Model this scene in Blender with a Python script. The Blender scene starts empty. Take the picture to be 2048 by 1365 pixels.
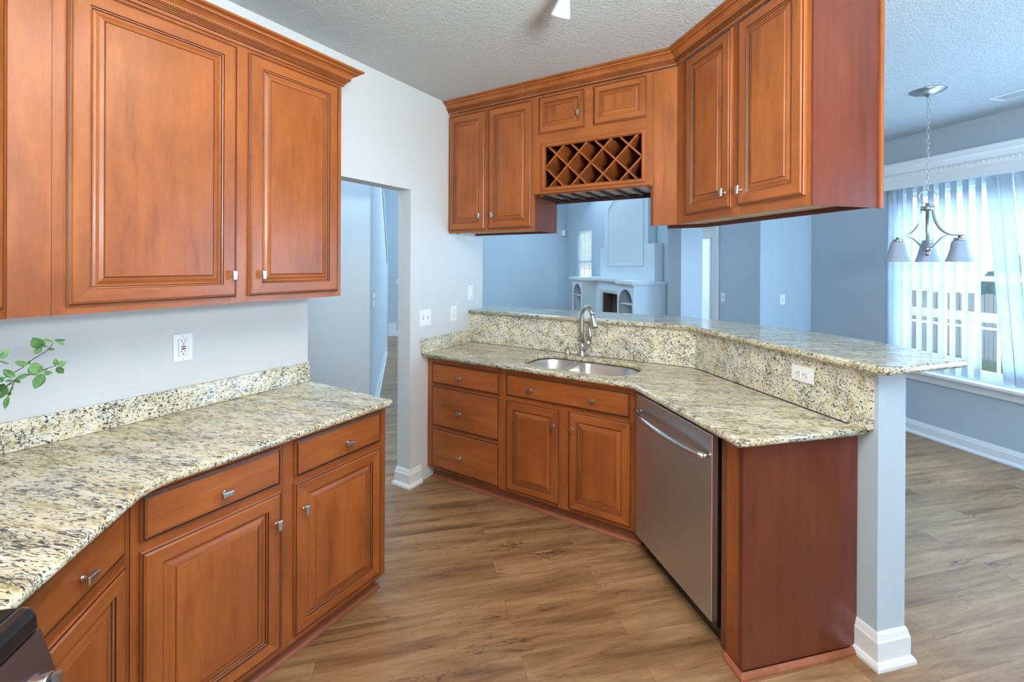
import bpy, math, random
from mathutils import Vector, Matrix
from mathutils.geometry import tessellate_polygon
random.seed(7)
S = .5 ** .5
SC = bpy.context.scene
COL = SC.collection
R = math.radians

# ---------------------------------------------------------------- camera
F_PX, CX, CY = 904.52, 1021.44, 529.27
yaw, pitch, roll = R(31.768), R(0.0991), R(0.2824)
Fv = Vector((math.cos(yaw) * math.cos(pitch), math.sin(yaw) * math.cos(pitch), -math.sin(pitch)))
Rv = Vector((math.sin(yaw), -math.cos(yaw), 0))
Uv = Rv.cross(Fv)
R2 = Rv * math.cos(roll) + Uv * math.sin(roll)
U2 = -Rv * math.sin(roll) + Uv * math.cos(roll)
cd = bpy.data.cameras.new('camera'); cam = bpy.data.objects.new('camera', cd); COL.objects.link(cam)
m = Matrix((R2, U2, -Fv)).transposed().to_4x4(); m.translation = Vector((0, -2.2353, 1.5557))
cam.matrix_world = m
cd.sensor_width = 36; cd.lens = F_PX / 2048 * 36
cd.shift_x = (1024 - CX) / 2048; cd.shift_y = (CY - 682.5) / 2048
cd.clip_start = .02; cd.clip_end = 200
SC.camera = cam

# ---------------------------------------------------------------- world, lights, exposure
SC.view_settings.view_transform = 'Standard'; SC.view_settings.look = 'None'
SC.view_settings.exposure = 0.95; SC.view_settings.gamma = 1; SC.view_settings.use_curve_mapping = False
wd = bpy.data.worlds.new('world'); SC.world = wd; wd.use_nodes = True
bg = wd.node_tree.nodes['Background']; bg.inputs[0].default_value = (.72, .86, 1, 1); bg.inputs[1].default_value = 1.0

def uw(u, w): return ((u + w) * S, (u - w) * S)
def U3(u, w, z): return Vector((*uw(u, w), z))
def area(name, loc, target, sx, sy, power, col):
    l = bpy.data.lights.new(name, 'AREA'); l.shape = 'RECTANGLE'; l.size = sx; l.size_y = sy
    l.energy = power; l.color = col
    o = bpy.data.objects.new(name, l); COL.objects.link(o); o.location = loc
    d = Vector(target) - Vector(loc); o.rotation_euler = d.to_track_quat('-Z', 'Y').to_euler()
    return o
BLUE = (.46, .73, 1.0); DEEP = (.42, .70, 1.0); WARM = (1.0, .95, .88)
area('kitchen_ceiling_light', (.55, -2.0, 2.70), (.6, -1.7, 0), 1.2, 1.2, 19, WARM)
area('kitchen_fill_light', (-.75, -3.7, 1.55), (1.9, -1.2, .9), 1.1, 1.1, 17, WARM)  # added warm fill behind the camera; no window stands there
area('bounce_flash_light', (.10, -3.05, 1.85), (.35, -2.80, 2.77), .7, .7, 106, (.78, .93, 1.0))
area('dining_window_light', U3(.6, 8.0, 3.3), U3(.6, 4.6, .9), 2.6, 2.0, 250, (.52, .77, 1.0))
area('dining_ceiling_fill_light', U3(.6, 7.3, .1), U3(.6, 4.4, 2.75), 2.6, 1.4, 240, DEEP)  # lamp added outside to brighten the dining ceiling, standing in for deck bounce
area('dining_side_fill_light', U3(-.8, 6.05, 1.4), U3(3.2, 3.4, 1.0), 1.6, 1.6, 92, (.34, .64, 1.0))  # added blue fill beside the window wall, for the column and dining floor
area('living_upper_fill_light', U3(6.3, 5.3, 3.5), U3(5.6, 2.0, .9), 2.6, 1.0, 72, BLUE)  # unseen fill added high in the living room; the wall has no opening here
area('living_overhead_fill_light', U3(5.6, 2.4, 4.1), U3(6.6, 3.9, 0), 2.2, 1.2, 54, BLUE)  # second added living room fill, hung under the high ceiling
area('foyer_fill_light', U3(6.4, 3.2, 3.4), U3(5.0, 1.28, .9), 1.4, 1.2, 28, DEEP)  # invented blue fill for the stair wall, without a foyer window
area('hall_fill_light', (2.1, .75, 4.0), U3(2.7, .5, .8), .9, .9, 38, DEEP)  # added overhead fill that brightens the hall beyond the doorway

# ---------------------------------------------------------------- mesh builder
class MB:
    def __init__(s): s.v = []; s.f = []; s.m = []; s.s = []
    def face(s, idx, m=0, sm=False): s.f.append(tuple(idx)); s.m.append(m); s.s.append(sm)
    def add(s, pts): b = len(s.v); s.v += [tuple(p) for p in pts]; return b
    def box(s, x0, x1, y0, y1, z0, z1, m=0):
        if x0 > x1: x0, x1 = x1, x0
        if y0 > y1: y0, y1 = y1, y0
        if z0 > z1: z0, z1 = z1, z0
        b = s.add([(x, y, z) for z in (z0, z1) for y in (y0, y1) for x in (x0, x1)])
        for q in ((0, 2, 3, 1), (4, 5, 7, 6), (0, 1, 5, 4), (2, 6, 7, 3), (0, 4, 6, 2), (1, 3, 7, 5)):
            s.face([b + i for i in q], m)
        return s
    def prism(s, poly, z0, z1, m=0, axis='z', mside=None):
        if mside is None: mside = m
        a = sum(poly[i][0] * poly[(i + 1) % len(poly)][1] - poly[(i + 1) % len(poly)][0] * poly[i][1] for i in range(len(poly)))
        if a < 0: poly = poly[::-1]
        P = {'z': lambda p, h: (p[0], p[1], h), 'y': lambda p, h: (p[0], h, p[1]), 'x': lambda p, h: (h, p[0], p[1])}[axis]
        n = len(poly); b = s.add([P(p, z0) for p in poly] + [P(p, z1) for p in poly])
        flip = (axis == 'y')
        if z1 < z0: flip = not flip
        def F(l, mm): s.face(l[::-1] if flip else l, mm)
        for t in tessellate_polygon([[Vector((p[0], p[1], 0)) for p in poly]]):
            (x0, y0), (x1, y1), (x2, y2) = [poly[i][:2] for i in t]
            if (x1 - x0) * (y2 - y0) - (x2 - x0) * (y1 - y0) < 0: t = t[::-1]
            F([b + n + i for i in t], m); F([b + i for i in t][::-1], m)
        for i in range(n): j = (i + 1) % n; F([b + i, b + j, b + n + j, b + n + i], mside)
        return s
    def tube(s, pts, r, n=10, m=0, cap=True, closed=False):
        pts = [Vector(p) for p in pts]; N = len(pts); rr = r if isinstance(r, (list, tuple)) else [r] * N
        up = None; rings = []
        for i, p in enumerate(pts):
            if closed: t = pts[(i + 1) % N] - pts[i - 1]
            else: t = pts[min(i + 1, N - 1)] - pts[max(i - 1, 0)]
            t.normalize()
            if up is None:
                up = Vector((0, 0, 1)) if abs(t.z) < .9 else Vector((1, 0, 0))
            a = (up - t * up.dot(t)).normalized(); up = a; c = t.cross(a)
            rings.append(s.add([p + (a * math.cos(k * 2 * math.pi / n) + c * math.sin(k * 2 * math.pi / n)) * rr[i] for k in range(n)]))
        for i in range(N if closed else N - 1):
            A, B = rings[i], rings[(i + 1) % N]
            for k in range(n): s.face([A + k, A + (k + 1) % n, B + (k + 1) % n, B + k], m, True)
        if cap and not closed:
            s.face([rings[0] + k for k in range(n)][::-1], m); s.face([rings[-1] + k for k in range(n)], m)
        return s
    def lathe(s, prof, c=(0, 0, 0), n=24, m=0, ax=None, sm=True, square=0, closed=False):
        M = Matrix.Identity(3) if ax is None else Vector((0, 0, 1)).rotation_difference(Vector(ax)).to_matrix()
        rings = []
        for (r, z) in prof:
            ring = []
            for k in range(n):
                a = 2 * math.pi * k / n; x, y = math.cos(a), math.sin(a)
                if square:
                    q = (abs(x) ** square + abs(y) ** square) ** (-1 / square); x *= q; y *= q
                ring.append(M @ Vector((r * x, r * y, z)) + Vector(c))
            rings.append(s.add(ring))
        for A, B in zip(rings, rings[1:]):
            for k in range(n): s.face([A + k, A + (k + 1) % n, B + (k + 1) % n, B + k], m, sm)
        if not closed:
            s.face([rings[0] + k for k in range(n)][::-1], m); s.face([rings[-1] + k for k in range(n)], m)
        return s
    def sweep(s, path, prof, m=0, side=1, cap=True, pm=None):
        """path: 2D points; prof: (out, z); out is measured to the left (side=1) or right of the path, mitred"""
        n = len(path); P = [Vector(p) for p in path]; rings = []
        for i in range(n):
            ds = []
            if i > 0: ds.append((P[i] - P[i - 1]).normalized())
            if i < n - 1: ds.append((P[i + 1] - P[i]).normalized())
            ns = [Vector((-d.y, d.x)) * side for d in ds]
            if len(ns) == 2:
                mm = (ns[0] + ns[1]).normalized(); mm = mm / mm.dot(ns[0])
            else: mm = ns[0]
            rings.append(s.add([(P[i].x + mm.x * o, P[i].y + mm.y * o, z) for o, z in prof]))
        k = len(prof)
        for A, B in zip(rings, rings[1:]):
            for j in range(k):
                q = [A + j, A + (j + 1) % k, B + (j + 1) % k, B + j]
                s.face(q if side < 0 else q[::-1], pm[j] if pm else m)
        if cap:
            s.face([rings[0] + j for j in range(k)], m); s.face([rings[-1] + j for j in range(k)][::-1], m)
        return s
    def build(s, name, mats, parent=None, bevel=0, smooth=False, loc=None, rot=None):
        me = bpy.data.meshes.new(name); me.from_pydata(s.v, [], s.f)
        if not isinstance(mats, (list, tuple)): mats = [mats]
        for x in mats: me.materials.append(x)
        for p, mi, sm in zip(me.polygons, s.m, s.s): p.material_index = mi; p.use_smooth = sm or smooth
        me.validate(); me.update()
        import bmesh
        b = bmesh.new(); b.from_mesh(me); bmesh.ops.recalc_face_normals(b, faces=b.faces); b.to_mesh(me); b.free()
        o = bpy.data.objects.new(name, me); COL.objects.link(o)
        if parent: o.parent = parent
        if loc: o.location = loc
        if rot is not None: o.rotation_euler = (0, 0, rot)
        if bevel:
            bv = o.modifiers.new('bevel', 'BEVEL'); bv.width = bevel; bv.segments = 2; bv.limit_method = 'ANGLE'; bv.angle_limit = R(40)
        return o
def thing(name, label, cat, loc=(0, 0, 0), rot=0, group=None):
    o = bpy.data.objects.new(name, None); COL.objects.link(o); o.empty_display_size = .05
    o.location = loc; o.rotation_euler = (0, 0, rot); o['label'] = label; o['category'] = cat
    if group: o['group'] = group
    return o
def tag(o, label, cat, group=None, kind=None):
    o['label'] = label; o['category'] = cat
    if group: o['group'] = group
    if kind: o['kind'] = kind
    return o
def struct(o): o['kind'] = 'structure'; return o
def lab(o, l): o['label'] = l; return o
def dup(root, label=None):
    c = root.copy(); COL.objects.link(c)
    if label: c['label'] = label
    def rec(a, b):
        for ch in list(a.children):
            d = ch.copy(); COL.objects.link(d); d.parent = b; rec(ch, d)
    rec(root, c); return c

# ---------------------------------------------------------------- materials
def new_mat(name):
    m = bpy.data.materials.new(name); m.use_nodes = True
    return m, m.node_tree, m.node_tree.nodes['Principled BSDF']
def N(nt, t, **k):
    n = nt.nodes.new(t)
    for a, b in k.items():
        if a.startswith('i_'): n.inputs[a[2:].replace('_', ' ')].default_value = b
        else: setattr(n, a, b)
    return n
def simple(name, col, rough=.5, metal=0, coat=0, bump=0, bscale=200, spec=.5):
    m, nt, p = new_mat(name)
    p.inputs['Base Color'].default_value = (*col, 1); p.inputs['Roughness'].default_value = rough
    p.inputs['Metallic'].default_value = metal; p.inputs['Coat Weight'].default_value = coat
    p.inputs['Coat Roughness'].default_value = .15; p.inputs['Specular IOR Level'].default_value = spec
    if bump:
        tc = N(nt, 'ShaderNodeTexCoord'); no = N(nt, 'ShaderNodeTexNoise'); no.inputs['Scale'].default_value = bscale; no.inputs['Detail'].default_value = 3
        nt.links.new(tc.outputs['Object'], no.inputs['Vector'])
        b = N(nt, 'ShaderNodeBump'); b.inputs['Strength'].default_value = bump; b.inputs['Distance'].default_value = .004
        nt.links.new(no.outputs['Fac'], b.inputs['Height']); nt.links.new(b.outputs['Normal'], p.inputs['Normal'])
    return m
def ramp(nt, stops):
    r = N(nt, 'ShaderNodeValToRGB'); e = r.color_ramp.elements
    while len(e) > 1: e.remove(e[-1])
    e[0].position = stops[0][0]; e[0].color = (*stops[0][1], 1)
    for p, c in stops[1:]: x = e.new(p); x.color = (*c, 1)
    return r
def mapping(nt, src, rot=(0, 0, 0), scale=(1, 1, 1), loc=(0, 0, 0)):
    a = N(nt, 'ShaderNodeMapping'); a.inputs['Rotation'].default_value = rot; nt.links.new(src, a.inputs['Vector'])
    b = N(nt, 'ShaderNodeMapping'); b.inputs['Scale'].default_value = scale; b.inputs['Location'].default_value = loc
    nt.links.new(a.outputs[0], b.inputs['Vector']); return b.outputs[0]
def noise(nt, vec, scale, detail=4, rough=.5, dist=0):
    n = N(nt, 'ShaderNodeTexNoise'); n.inputs['Scale'].default_value = scale; n.inputs['Detail'].default_value = detail
    n.inputs['Roughness'].default_value = rough; n.inputs['Distortion'].default_value = dist
    nt.links.new(vec, n.inputs['Vector']); return n.outputs['Fac']
def mix(nt, fac, a, b, mode='MIX'):
    x = N(nt, 'ShaderNodeMix', data_type='RGBA', blend_type=mode)
    for sock, val in ((x.inputs[0], fac), (x.inputs[6], a), (x.inputs[7], b)):
        if isinstance(val, (int, float)): sock.default_value = val
        elif isinstance(val, tuple): sock.default_value = (*val, 1)
        else: nt.links.new(val, sock)
    return x.outputs[2]
def wood(name, axis, dark, light, rough=.36, coat=.14, blotch=.6):
    m, nt, p = new_mat(name)
    tc = N(nt, 'ShaderNodeTexCoord').outputs['Object']
    oi = N(nt, 'ShaderNodeObjectInfo')
    add = N(nt, 'ShaderNodeVectorMath', operation='ADD'); sc = N(nt, 'ShaderNodeVectorMath', operation='SCALE')
    cmb = N(nt, 'ShaderNodeCombineXYZ')
    for i in range(3): nt.links.new(oi.outputs['Random'], cmb.inputs[i])
    nt.links.new(cmb.outputs[0], sc.inputs[0]); sc.inputs['Scale'].default_value = 9
    nt.links.new(tc, add.inputs[0]); nt.links.new(sc.outputs[0], add.inputs[1])
    st = {'x': (1.6, 13, 13), 'y': (13, 1.6, 13), 'z': (13, 13, 1.6)}[axis]
    g = noise(nt, mapping(nt, add.outputs[0], scale=st), 2.2, 6, .55, .35)
    f = noise(nt, mapping(nt, add.outputs[0], scale=tuple(a * 6 for a in st)), 3.0, 4, .65)
    bl = noise(nt, mapping(nt, add.outputs[0], scale={'x': (1, 2.4, 2.4), 'y': (2.4, 1, 2.4), 'z': (2.4, 2.4, 1)}[axis]), 2.6, 3, .5, .4)
    dm = tuple(a * .45 + b * .55 for a, b in zip(dark, light)); r = ramp(nt, [(.22, dark), (.42, dm), (.78, light)]); nt.links.new(g, r.inputs[0])
    r2 = ramp(nt, [(.3, (.84, .82, .80)), (.7, (1.1, 1.1, 1.1))]); nt.links.new(f, r2.inputs[0])
    c = mix(nt, .6, r.outputs[0], r2.outputs[0], 'MULTIPLY')
    r3 = ramp(nt, [(.3, (.68, .62, .58)), (.68, (1.22, 1.25, 1.3))]); nt.links.new(bl, r3.inputs[0])
    c = mix(nt, blotch, c, r3.outputs[0], 'MULTIPLY')
    nt.links.new(c, p.inputs['Base Color']); p.inputs['Roughness'].default_value = rough
    p.inputs['Coat Weight'].default_value = coat; p.inputs['Coat Roughness'].default_value = .22
    p.inputs['Specular IOR Level'].default_value = .38
    b = N(nt, 'ShaderNodeBump'); b.inputs['Strength'].default_value = .05; b.inputs['Distance'].default_value = .002
    nt.links.new(g, b.inputs['Height']); nt.links.new(b.outputs[0], p.inputs['Normal'])
    return m
WD, WL = (.215, .058, .013), (.39, .112, .025)
W_V = wood('stained_maple_upright', 'z', WD, WL)
W_H = wood('stained_maple_level', 'x', WD, WL)
W_Y = wood('stained_maple_depth', 'y', WD, WL)
GLAZE = simple('dark_glaze', (.045, .014, .006), .4)
PANEL = wood('cherry_veneer', 'z', (.105, .022, .010), (.165, .038, .017), .36, .3, .35)
TOE = wood('toe_kick_wood', 'x', (.16, .05, .022), (.24, .08, .036), .45, .1)
SHOE = wood('shoe_moulding_wood', 'x', (.26, .075, .032), (.34, .11, .05), .45, .1)
TAN = simple('raw_maple_underside', (.62, .47, .30), .6)
MELA = simple('white_melamine', (.82, .82, .82), .3)
RACKD = simple('dark_stained_rail', (.035, .012, .012), .35)
WHITE = simple('white_trim_paint', (.78, .79, .79), .35, coat=.1)
LAMPW = simple('lamp_enamel', (.50, .51, .51), .4)
PLATE = simple('white_plate_plastic', (.85, .85, .84), .3)
SLOT = simple('dark_slot', (.02, .02, .02), .5)
REDB = simple('red_button', (.5, .02, .02), .4)
BLKB = simple('black_button', (.02, .02, .025), .4)
NICK = simple('brushed_nickel', (.54, .525, .50), .32, 1)
BLACK = simple('black_enamel', (.012, .012, .013), .18, coat=.5)
RUB = simple('black_rubber', (.01, .01, .01), .6)
WALLM = simple('wall_paint', (.63, .645, .65), .75, bump=.05, bscale=320)
WALLB = simple('wall_paint_daylight_tint', (.47, .545, .60), .75, bump=.05, bscale=320)  # same wall paint with the blue of daylight mixed into its colour
BUILT = simple('built_in_paint', (.66, .70, .72), .5)
BRICK = simple('sooty_brick', (.10, .055, .048), .8)
SOFTW = simple('blind_vinyl_backing', (.8, .8, .8), .5)

def ceiling_mat():
    m, nt, p = new_mat('stipple_ceiling'); tc = N(nt, 'ShaderNodeTexCoord').outputs['Object']
    a = noise(nt, tc, 120, 5, .62); b = noise(nt, tc, 48, 3, .6)
    ad = N(nt, 'ShaderNodeMath', operation='ADD'); nt.links.new(a, ad.inputs[0]); nt.links.new(b, ad.inputs[1])
    bp = N(nt, 'ShaderNodeBump'); bp.inputs['Strength'].default_value = 1.0; bp.inputs['Distance'].default_value = .011
    nt.links.new(ad.outputs[0], bp.inputs['Height']); nt.links.new(bp.outputs[0], p.inputs['Normal'])
    p.inputs['Base Color'].default_value = (.60, .61, .61, 1); p.inputs['Roughness'].default_value = .9
    return m
CEIL = ceiling_mat()

def granite(name, stretch=(22, 112, 112), rot=-70, fleck=.568, grey=.7, base_=((.30, (.42, .31, .14)), (.40, (.62, .51, .28)), (.50, (.72, .64, .43)), (.64, (.77, .73, .58)))):
    m, nt, p = new_mat(name); tc = N(nt, 'ShaderNodeTexCoord').outputs['Object']
    v = mapping(nt, tc, rot=(0, 0, R(-rot)), scale=stretch)
    base = ramp(nt, list(base_))
    nt.links.new(noise(nt, v, .30, 6, .68, .6), base.inputs[0])
    cl = noise(nt, mapping(nt, tc, rot=(0, 0, R(-rot)), scale=tuple(x * .09 for x in stretch)), 1.2, 3, .5)
    gr = ramp(nt, [(.45, (1, 1, 1)), (.75, (.82, .86, .92))]); nt.links.new(cl, gr.inputs[0])
    c = mix(nt, 1.0, base.outputs[0], gr.outputs[0], 'MULTIPLY')
    g1 = ramp(nt, [(.56, (0, 0, 0)), (.62, (grey, grey, grey))]); nt.links.new(noise(nt, v, .55, 6, .7, 1.2), g1.inputs[0])
    c = mix(nt, g1.outputs[0], c, (.34, .31, .25))
    # thin dark vein lines where a warped noise crosses its middle
    vn = noise(nt, v, .34, 5, .62, 1.6)
    sb = N(nt, 'ShaderNodeMath', operation='SUBTRACT'); nt.links.new(vn, sb.inputs[0]); sb.inputs[1].default_value = .5
    ab = N(nt, 'ShaderNodeMath', operation='ABSOLUTE'); nt.links.new(sb.outputs[0], ab.inputs[0])
    gv = ramp(nt, [(.010, (1, 1, 1)), (.030, (0, 0, 0))]); nt.links.new(ab.outputs[0], gv.inputs[0])
    br = ramp(nt, [(.45, (0, 0, 0)), (.56, (.9, .9, .9))]); nt.links.new(noise(nt, v, .22, 3, .6), br.inputs[0])
    c = mix(nt, mix(nt, 1.0, gv.outputs[0], br.outputs[0], 'MULTIPLY'), c, (.06, .05, .05))
    n2 = noise(nt, v, 1.55, 4, .58, .8)
    off = N(nt, 'ShaderNodeMath', operation='MULTIPLY_ADD'); nt.links.new(cl, off.inputs[0]); off.inputs[1].default_value = .12; nt.links.new(n2, off.inputs[2])
    g2 = ramp(nt, [(fleck + .05, (0, 0, 0)), (fleck + .075, (1, 1, 1))]); nt.links.new(off.outputs[0], g2.inputs[0])
    c = mix(nt, g2.outputs[0], c, (.045, .043, .048))
    g3 = ramp(nt, [(.655, (0, 0, 0)), (.69, (1, 1, 1))]); nt.links.new(noise(nt, mapping(nt, tc, rot=(0, 0, R(-rot)), scale=(.5, 1, 1), loc=(7, 3, 1)), 62, 4, .6, .4), g3.inputs[0])
    c = mix(nt, g3.outputs[0], c, (.17, .05, .018))
    nt.links.new(c, p.inputs['Base Color']); p.inputs['Roughness'].default_value = .12
    p.inputs['Specular IOR Level'].default_value = .6
    return m
GRAN = granite('cream_granite')
GRANV = granite('cream_granite_splash', (30, 88, 94), -50, .572, .4, ((.30, (.52, .39, .19)), (.39, (.70, .61, .37)), (.48, (.79, .73, .53)), (.62, (.83, .81, .70))))

def floor_mat():
    m, nt, p = new_mat('plank_floor'); tc = N(nt, 'ShaderNodeTexCoord').outputs['Object']
    v0 = mapping(nt, tc, rot=(0, 0, R(45)))           # x of v0 runs along the planks
    br = N(nt, 'ShaderNodeTexBrick'); br.offset = .37; br.squash = 1
    br.inputs['Scale'].default_value = 1; br.inputs['Brick Width'].default_value = 1.25; br.inputs['Row Height'].default_value = .152
    br.inputs['Mortar Size'].default_value = .0007; br.inputs['Mortar Smooth'].default_value = .1
    br.inputs['Color1'].default_value = (0, 0, 0, 1); br.inputs['Color2'].default_value = (1, 1, 1, 1); br.inputs['Mortar'].default_value = (.5, .5, .5, 1)
    nt.links.new(v0, br.inputs['Vector'])
    sc = N(nt, 'ShaderNodeVectorMath', operation='SCALE'); sc.inputs['Scale'].default_value = 7; nt.links.new(br.outputs['Color'], sc.inputs[0])
    ad = N(nt, 'ShaderNodeVectorMath', operation='ADD'); nt.links.new(v0, ad.inputs[0]); nt.links.new(sc.outputs[0], ad.inputs[1])
    g = noise(nt, mapping(nt, ad.outputs[0], scale=(.9, 8, 1)), 1.7, 7, .62, .5)
    f = noise(nt, mapping(nt, ad.outputs[0], scale=(7, 100, 1)), 1.9, 6, .7, .3)
    r = ramp(nt, [(.28, (.13, .062, .027)), (.42, (.25, .128, .056)), (.55, (.34, .185, .083)), (.72, (.43, .25, .125))]); nt.links.new(g, r.inputs[0])
    r2 = ramp(nt, [(.30, (.62, .60, .58)), (.58, (1.1, 1.1, 1.1))]); nt.links.new(f, r2.inputs[0])
    c = mix(nt, .6, r.outputs[0], r2.outputs[0], 'MULTIPLY')
    x = noise(nt, mapping(nt, ad.outputs[0], scale=(70, 9, 1)), 1.6, 4, .6)          # faint saw marks across the plank
    rx = ramp(nt, [(.60, (1, 1, 1)), (.70, (.72, .70, .68))]); nt.links.new(x, rx.inputs[0])
    c = mix(nt, .6, c, rx.outputs[0], 'MULTIPLY')
    vk = noise(nt, mapping(nt, ad.outputs[0], scale=(1.3, 9, 1), loc=(2, 9, 0)), 1.3, 6, .6, 1.0)
    sb = N(nt, 'ShaderNodeMath', operation='SUBTRACT'); nt.links.new(vk, sb.inputs[0]); sb.inputs[1].default_value = .5
    ab = N(nt, 'ShaderNodeMath', operation='ABSOLUTE'); nt.links.new(sb.outputs[0], ab.inputs[0])
    gv = ramp(nt, [(.003, (1, 1, 1)), (.014, (0, 0, 0))]); nt.links.new(ab.outputs[0], gv.inputs[0])
    mk = ramp(nt, [(.52, (0, 0, 0)), (.62, (.9, .9, .9))]); nt.links.new(noise(nt, mapping(nt, ad.outputs[0], scale=(1.2, 3.5, 1), loc=(4, 4, 0)), 1.6, 4, .6), mk.inputs[0])
    c = mix(nt, mix(nt, 1.0, gv.outputs[0], mk.outputs[0], 'MULTIPLY'), c, (.05, .025, .012))
    k = noise(nt, mapping(nt, ad.outputs[0], scale=(2.2, 9, 1), loc=(4, 4, 0)), 2.4, 6, .7, 1.6)
    r3 = ramp(nt, [(.62, (0, 0, 0)), (.72, (.7, .7, .7))]); nt.links.new(k, r3.inputs[0])
    c = mix(nt, r3.outputs[0], c, (.075, .038, .02))
    r4 = ramp(nt, [(0, (.90, .90, .90)), (1, (1.1, 1.1, 1.1))]); nt.links.new(br.outputs['Color'], r4.inputs[0])
    c = mix(nt, 1.0, c, r4.outputs[0], 'MULTIPLY')
    c = mix(nt, mix(nt, 1.0, br.outputs['Fac'], (.6, .6, .6), 'MULTIPLY'), c, (.09, .045, .02))
    nt.links.new(c, p.inputs['Base Color']); p.inputs['Roughness'].default_value = .42
    rr = ramp(nt, [(.3, (.42, .42, .42)), (.7, (.27, .27, .27))]); nt.links.new(f, rr.inputs[0]); nt.links.new(rr.outputs[0], p.inputs['Roughness'])
    bp = N(nt, 'ShaderNodeBump'); bp.inputs['Strength'].default_value = .18; bp.inputs['Distance'].default_value = .003
    nt.links.new(f, bp.inputs['Height']); nt.links.new(bp.outputs[0], p.inputs['Normal'])
    return m
FLOOR = floor_mat()

def steel(name, col=(.50, .49, .48), rough=.3, axis='x', amt=.12):
    m, nt, p = new_mat(name); tc = N(nt, 'ShaderNodeTexCoord').outputs['Object']
    s = {'x': (2, 240, 240), 'z': (240, 240, 2)}[axis]
    n = noise(nt, mapping(nt, tc, scale=s), 1.0, 3)
    b = N(nt, 'ShaderNodeBump'); b.inputs['Strength'].default_value = amt; b.inputs['Distance'].default_value = .0006
    nt.links.new(n, b.inputs['Height']); nt.links.new(b.outputs[0], p.inputs['Normal'])
    p.inputs['Base Color'].default_value = (*col, 1); p.inputs['Metallic'].default_value = 1; p.inputs['Roughness'].default_value = rough
    return m
STEEL = steel('brushed_stainless', (.62, .61, .61), .36, 'z'); SINKM = steel('satin_sink_steel', (.66, .66, .65), .34, 'x', .1)
STEELD = steel('dark_brushed_steel', (.36, .37, .42), .3, 'x')
STEELH = steel('handle_steel', (.62, .62, .62), .25)

def glass_mat(name, tint=(.95, .98, 1)):
    m, nt, p = new_mat(name); nt.nodes.remove(p); out = nt.nodes['Material Output']
    t = N(nt, 'ShaderNodeBsdfTransparent'); t.inputs[0].default_value = (*tint, 1)
    g = N(nt, 'ShaderNodeBsdfGlossy'); g.inputs['Roughness'].default_value = .02
    lw_ = N(nt, 'ShaderNodeLayerWeight'); pw = N(nt, 'ShaderNodeMath', operation='POWER'); nt.links.new(lw_.outputs['Facing'], pw.inputs[0]); pw.inputs[1].default_value = 4
    f = N(nt, 'ShaderNodeMath', operation='MULTIPLY_ADD'); nt.links.new(pw.outputs[0], f.inputs[0]); f.inputs[1].default_value = .45; f.inputs[2].default_value = .03; mx = N(nt, 'ShaderNodeMixShader')
    nt.links.new(f.outputs[0], mx.inputs[0]); nt.links.new(t.outputs[0], mx.inputs[1]); nt.links.new(g.outputs[0], mx.inputs[2])
    nt.links.new(mx.outputs[0], out.inputs[0]); return m
GLASS = glass_mat('window_glass')
def translucent(name, col, t=.45, rough=.5):
    m, nt, p = new_mat(name); out = nt.nodes['Material Output']
    p.inputs['Base Color'].default_value = (*col, 1); p.inputs['Roughness'].default_value = rough
    tr = N(nt, 'ShaderNodeBsdfTranslucent'); tr.inputs[0].default_value = (*col, 1); mx = N(nt, 'ShaderNodeMixShader')
    mx.inputs[0].default_value = t; nt.links.new(p.outputs[0], mx.inputs[1]); nt.links.new(tr.outputs[0], mx.inputs[2])
    nt.links.new(mx.outputs[0], out.inputs[0]); return m
BLIND = translucent('vertical_blind_vinyl', (.80, .85, .90), .38)
SLATM = translucent('thin_blind_slat', (.9, .93, .96), .6)
SHADE = translucent('frosted_glass_shade', (.55, .58, .63), .35, .3)
def leaf_mat():
    m, nt, p = new_mat('leaf_green'); out = nt.nodes['Material Output']; tc = N(nt, 'ShaderNodeTexCoord').outputs['Object']
    r = ramp(nt, [(.35, (.07, .20, .055)), (.65, (.20, .42, .12))]); nt.links.new(noise(nt, tc, 30, 3), r.inputs[0])
    nt.links.new(r.outputs[0], p.inputs['Base Color']); p.inputs['Roughness'].default_value = .35
    tr = N(nt, 'ShaderNodeBsdfTranslucent'); nt.links.new(r.outputs[0], tr.inputs[0]); mx = N(nt, 'ShaderNodeMixShader'); mx.inputs[0].default_value = .3
    nt.links.new(p.outputs[0], mx.inputs[1]); nt.links.new(tr.outputs[0], mx.inputs[2]); nt.links.new(mx.outputs[0], out.inputs[0]); return m
LEAF = leaf_mat()
STEM = simple('stem_brown', (.10, .07, .05), .6); POTM = simple('glazed_pot', (.6, .58, .55), .3)
GRASS = simple('lawn', (.16, .20, .10), .9); DECK = simple('weathered_deck', (.42, .40, .37), .8)
FENCEM = simple('fence_wood', (.42, .36, .30), .8); FOL = simple('hedge_leaves', (.07, .10, .06), .8)

# ---------------------------------------------------------------- the room shell
ZC, ZH = 2.777, 4.2
FAR = 9.04
f_ = MB(); f_.prism([uw(-4.2, .0), uw(-4.2, 6.4), uw(9.6, 6.4), uw(9.6, -4.5), uw(-.5, -3.6)], -.05, 0)
struct(f_.build('floor', FLOOR))
# left wall: opening to the hall between x 1.515 and 2.295
w_ = MB(); T = .118
w_.box(.2, 1.513, 0, T, 0, ZH); w_.box(1.513, 2.293, 0, T, 2.064, ZH); w_.box(2.293, 3.153, 0, T, 0, ZH)
struct(w_.build('wall_left', WALLM))
# diagonal wall behind the corner cabinet and the range
w_ = MB(); w_.prism([uw(-4.1, .165), uw(.165, .165), uw(.165, .045), uw(-4.1, .045)], 0, ZC)
struct(w_.build('wall_corner', WALLM))
w_ = MB(); w_.prism([uw(-4.1, .045), uw(-4.1, 6.3), uw(-4.22, 6.3), uw(-4.22, .045)], 0, ZC); struct(w_.build('wall_back', WALLM))
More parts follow.
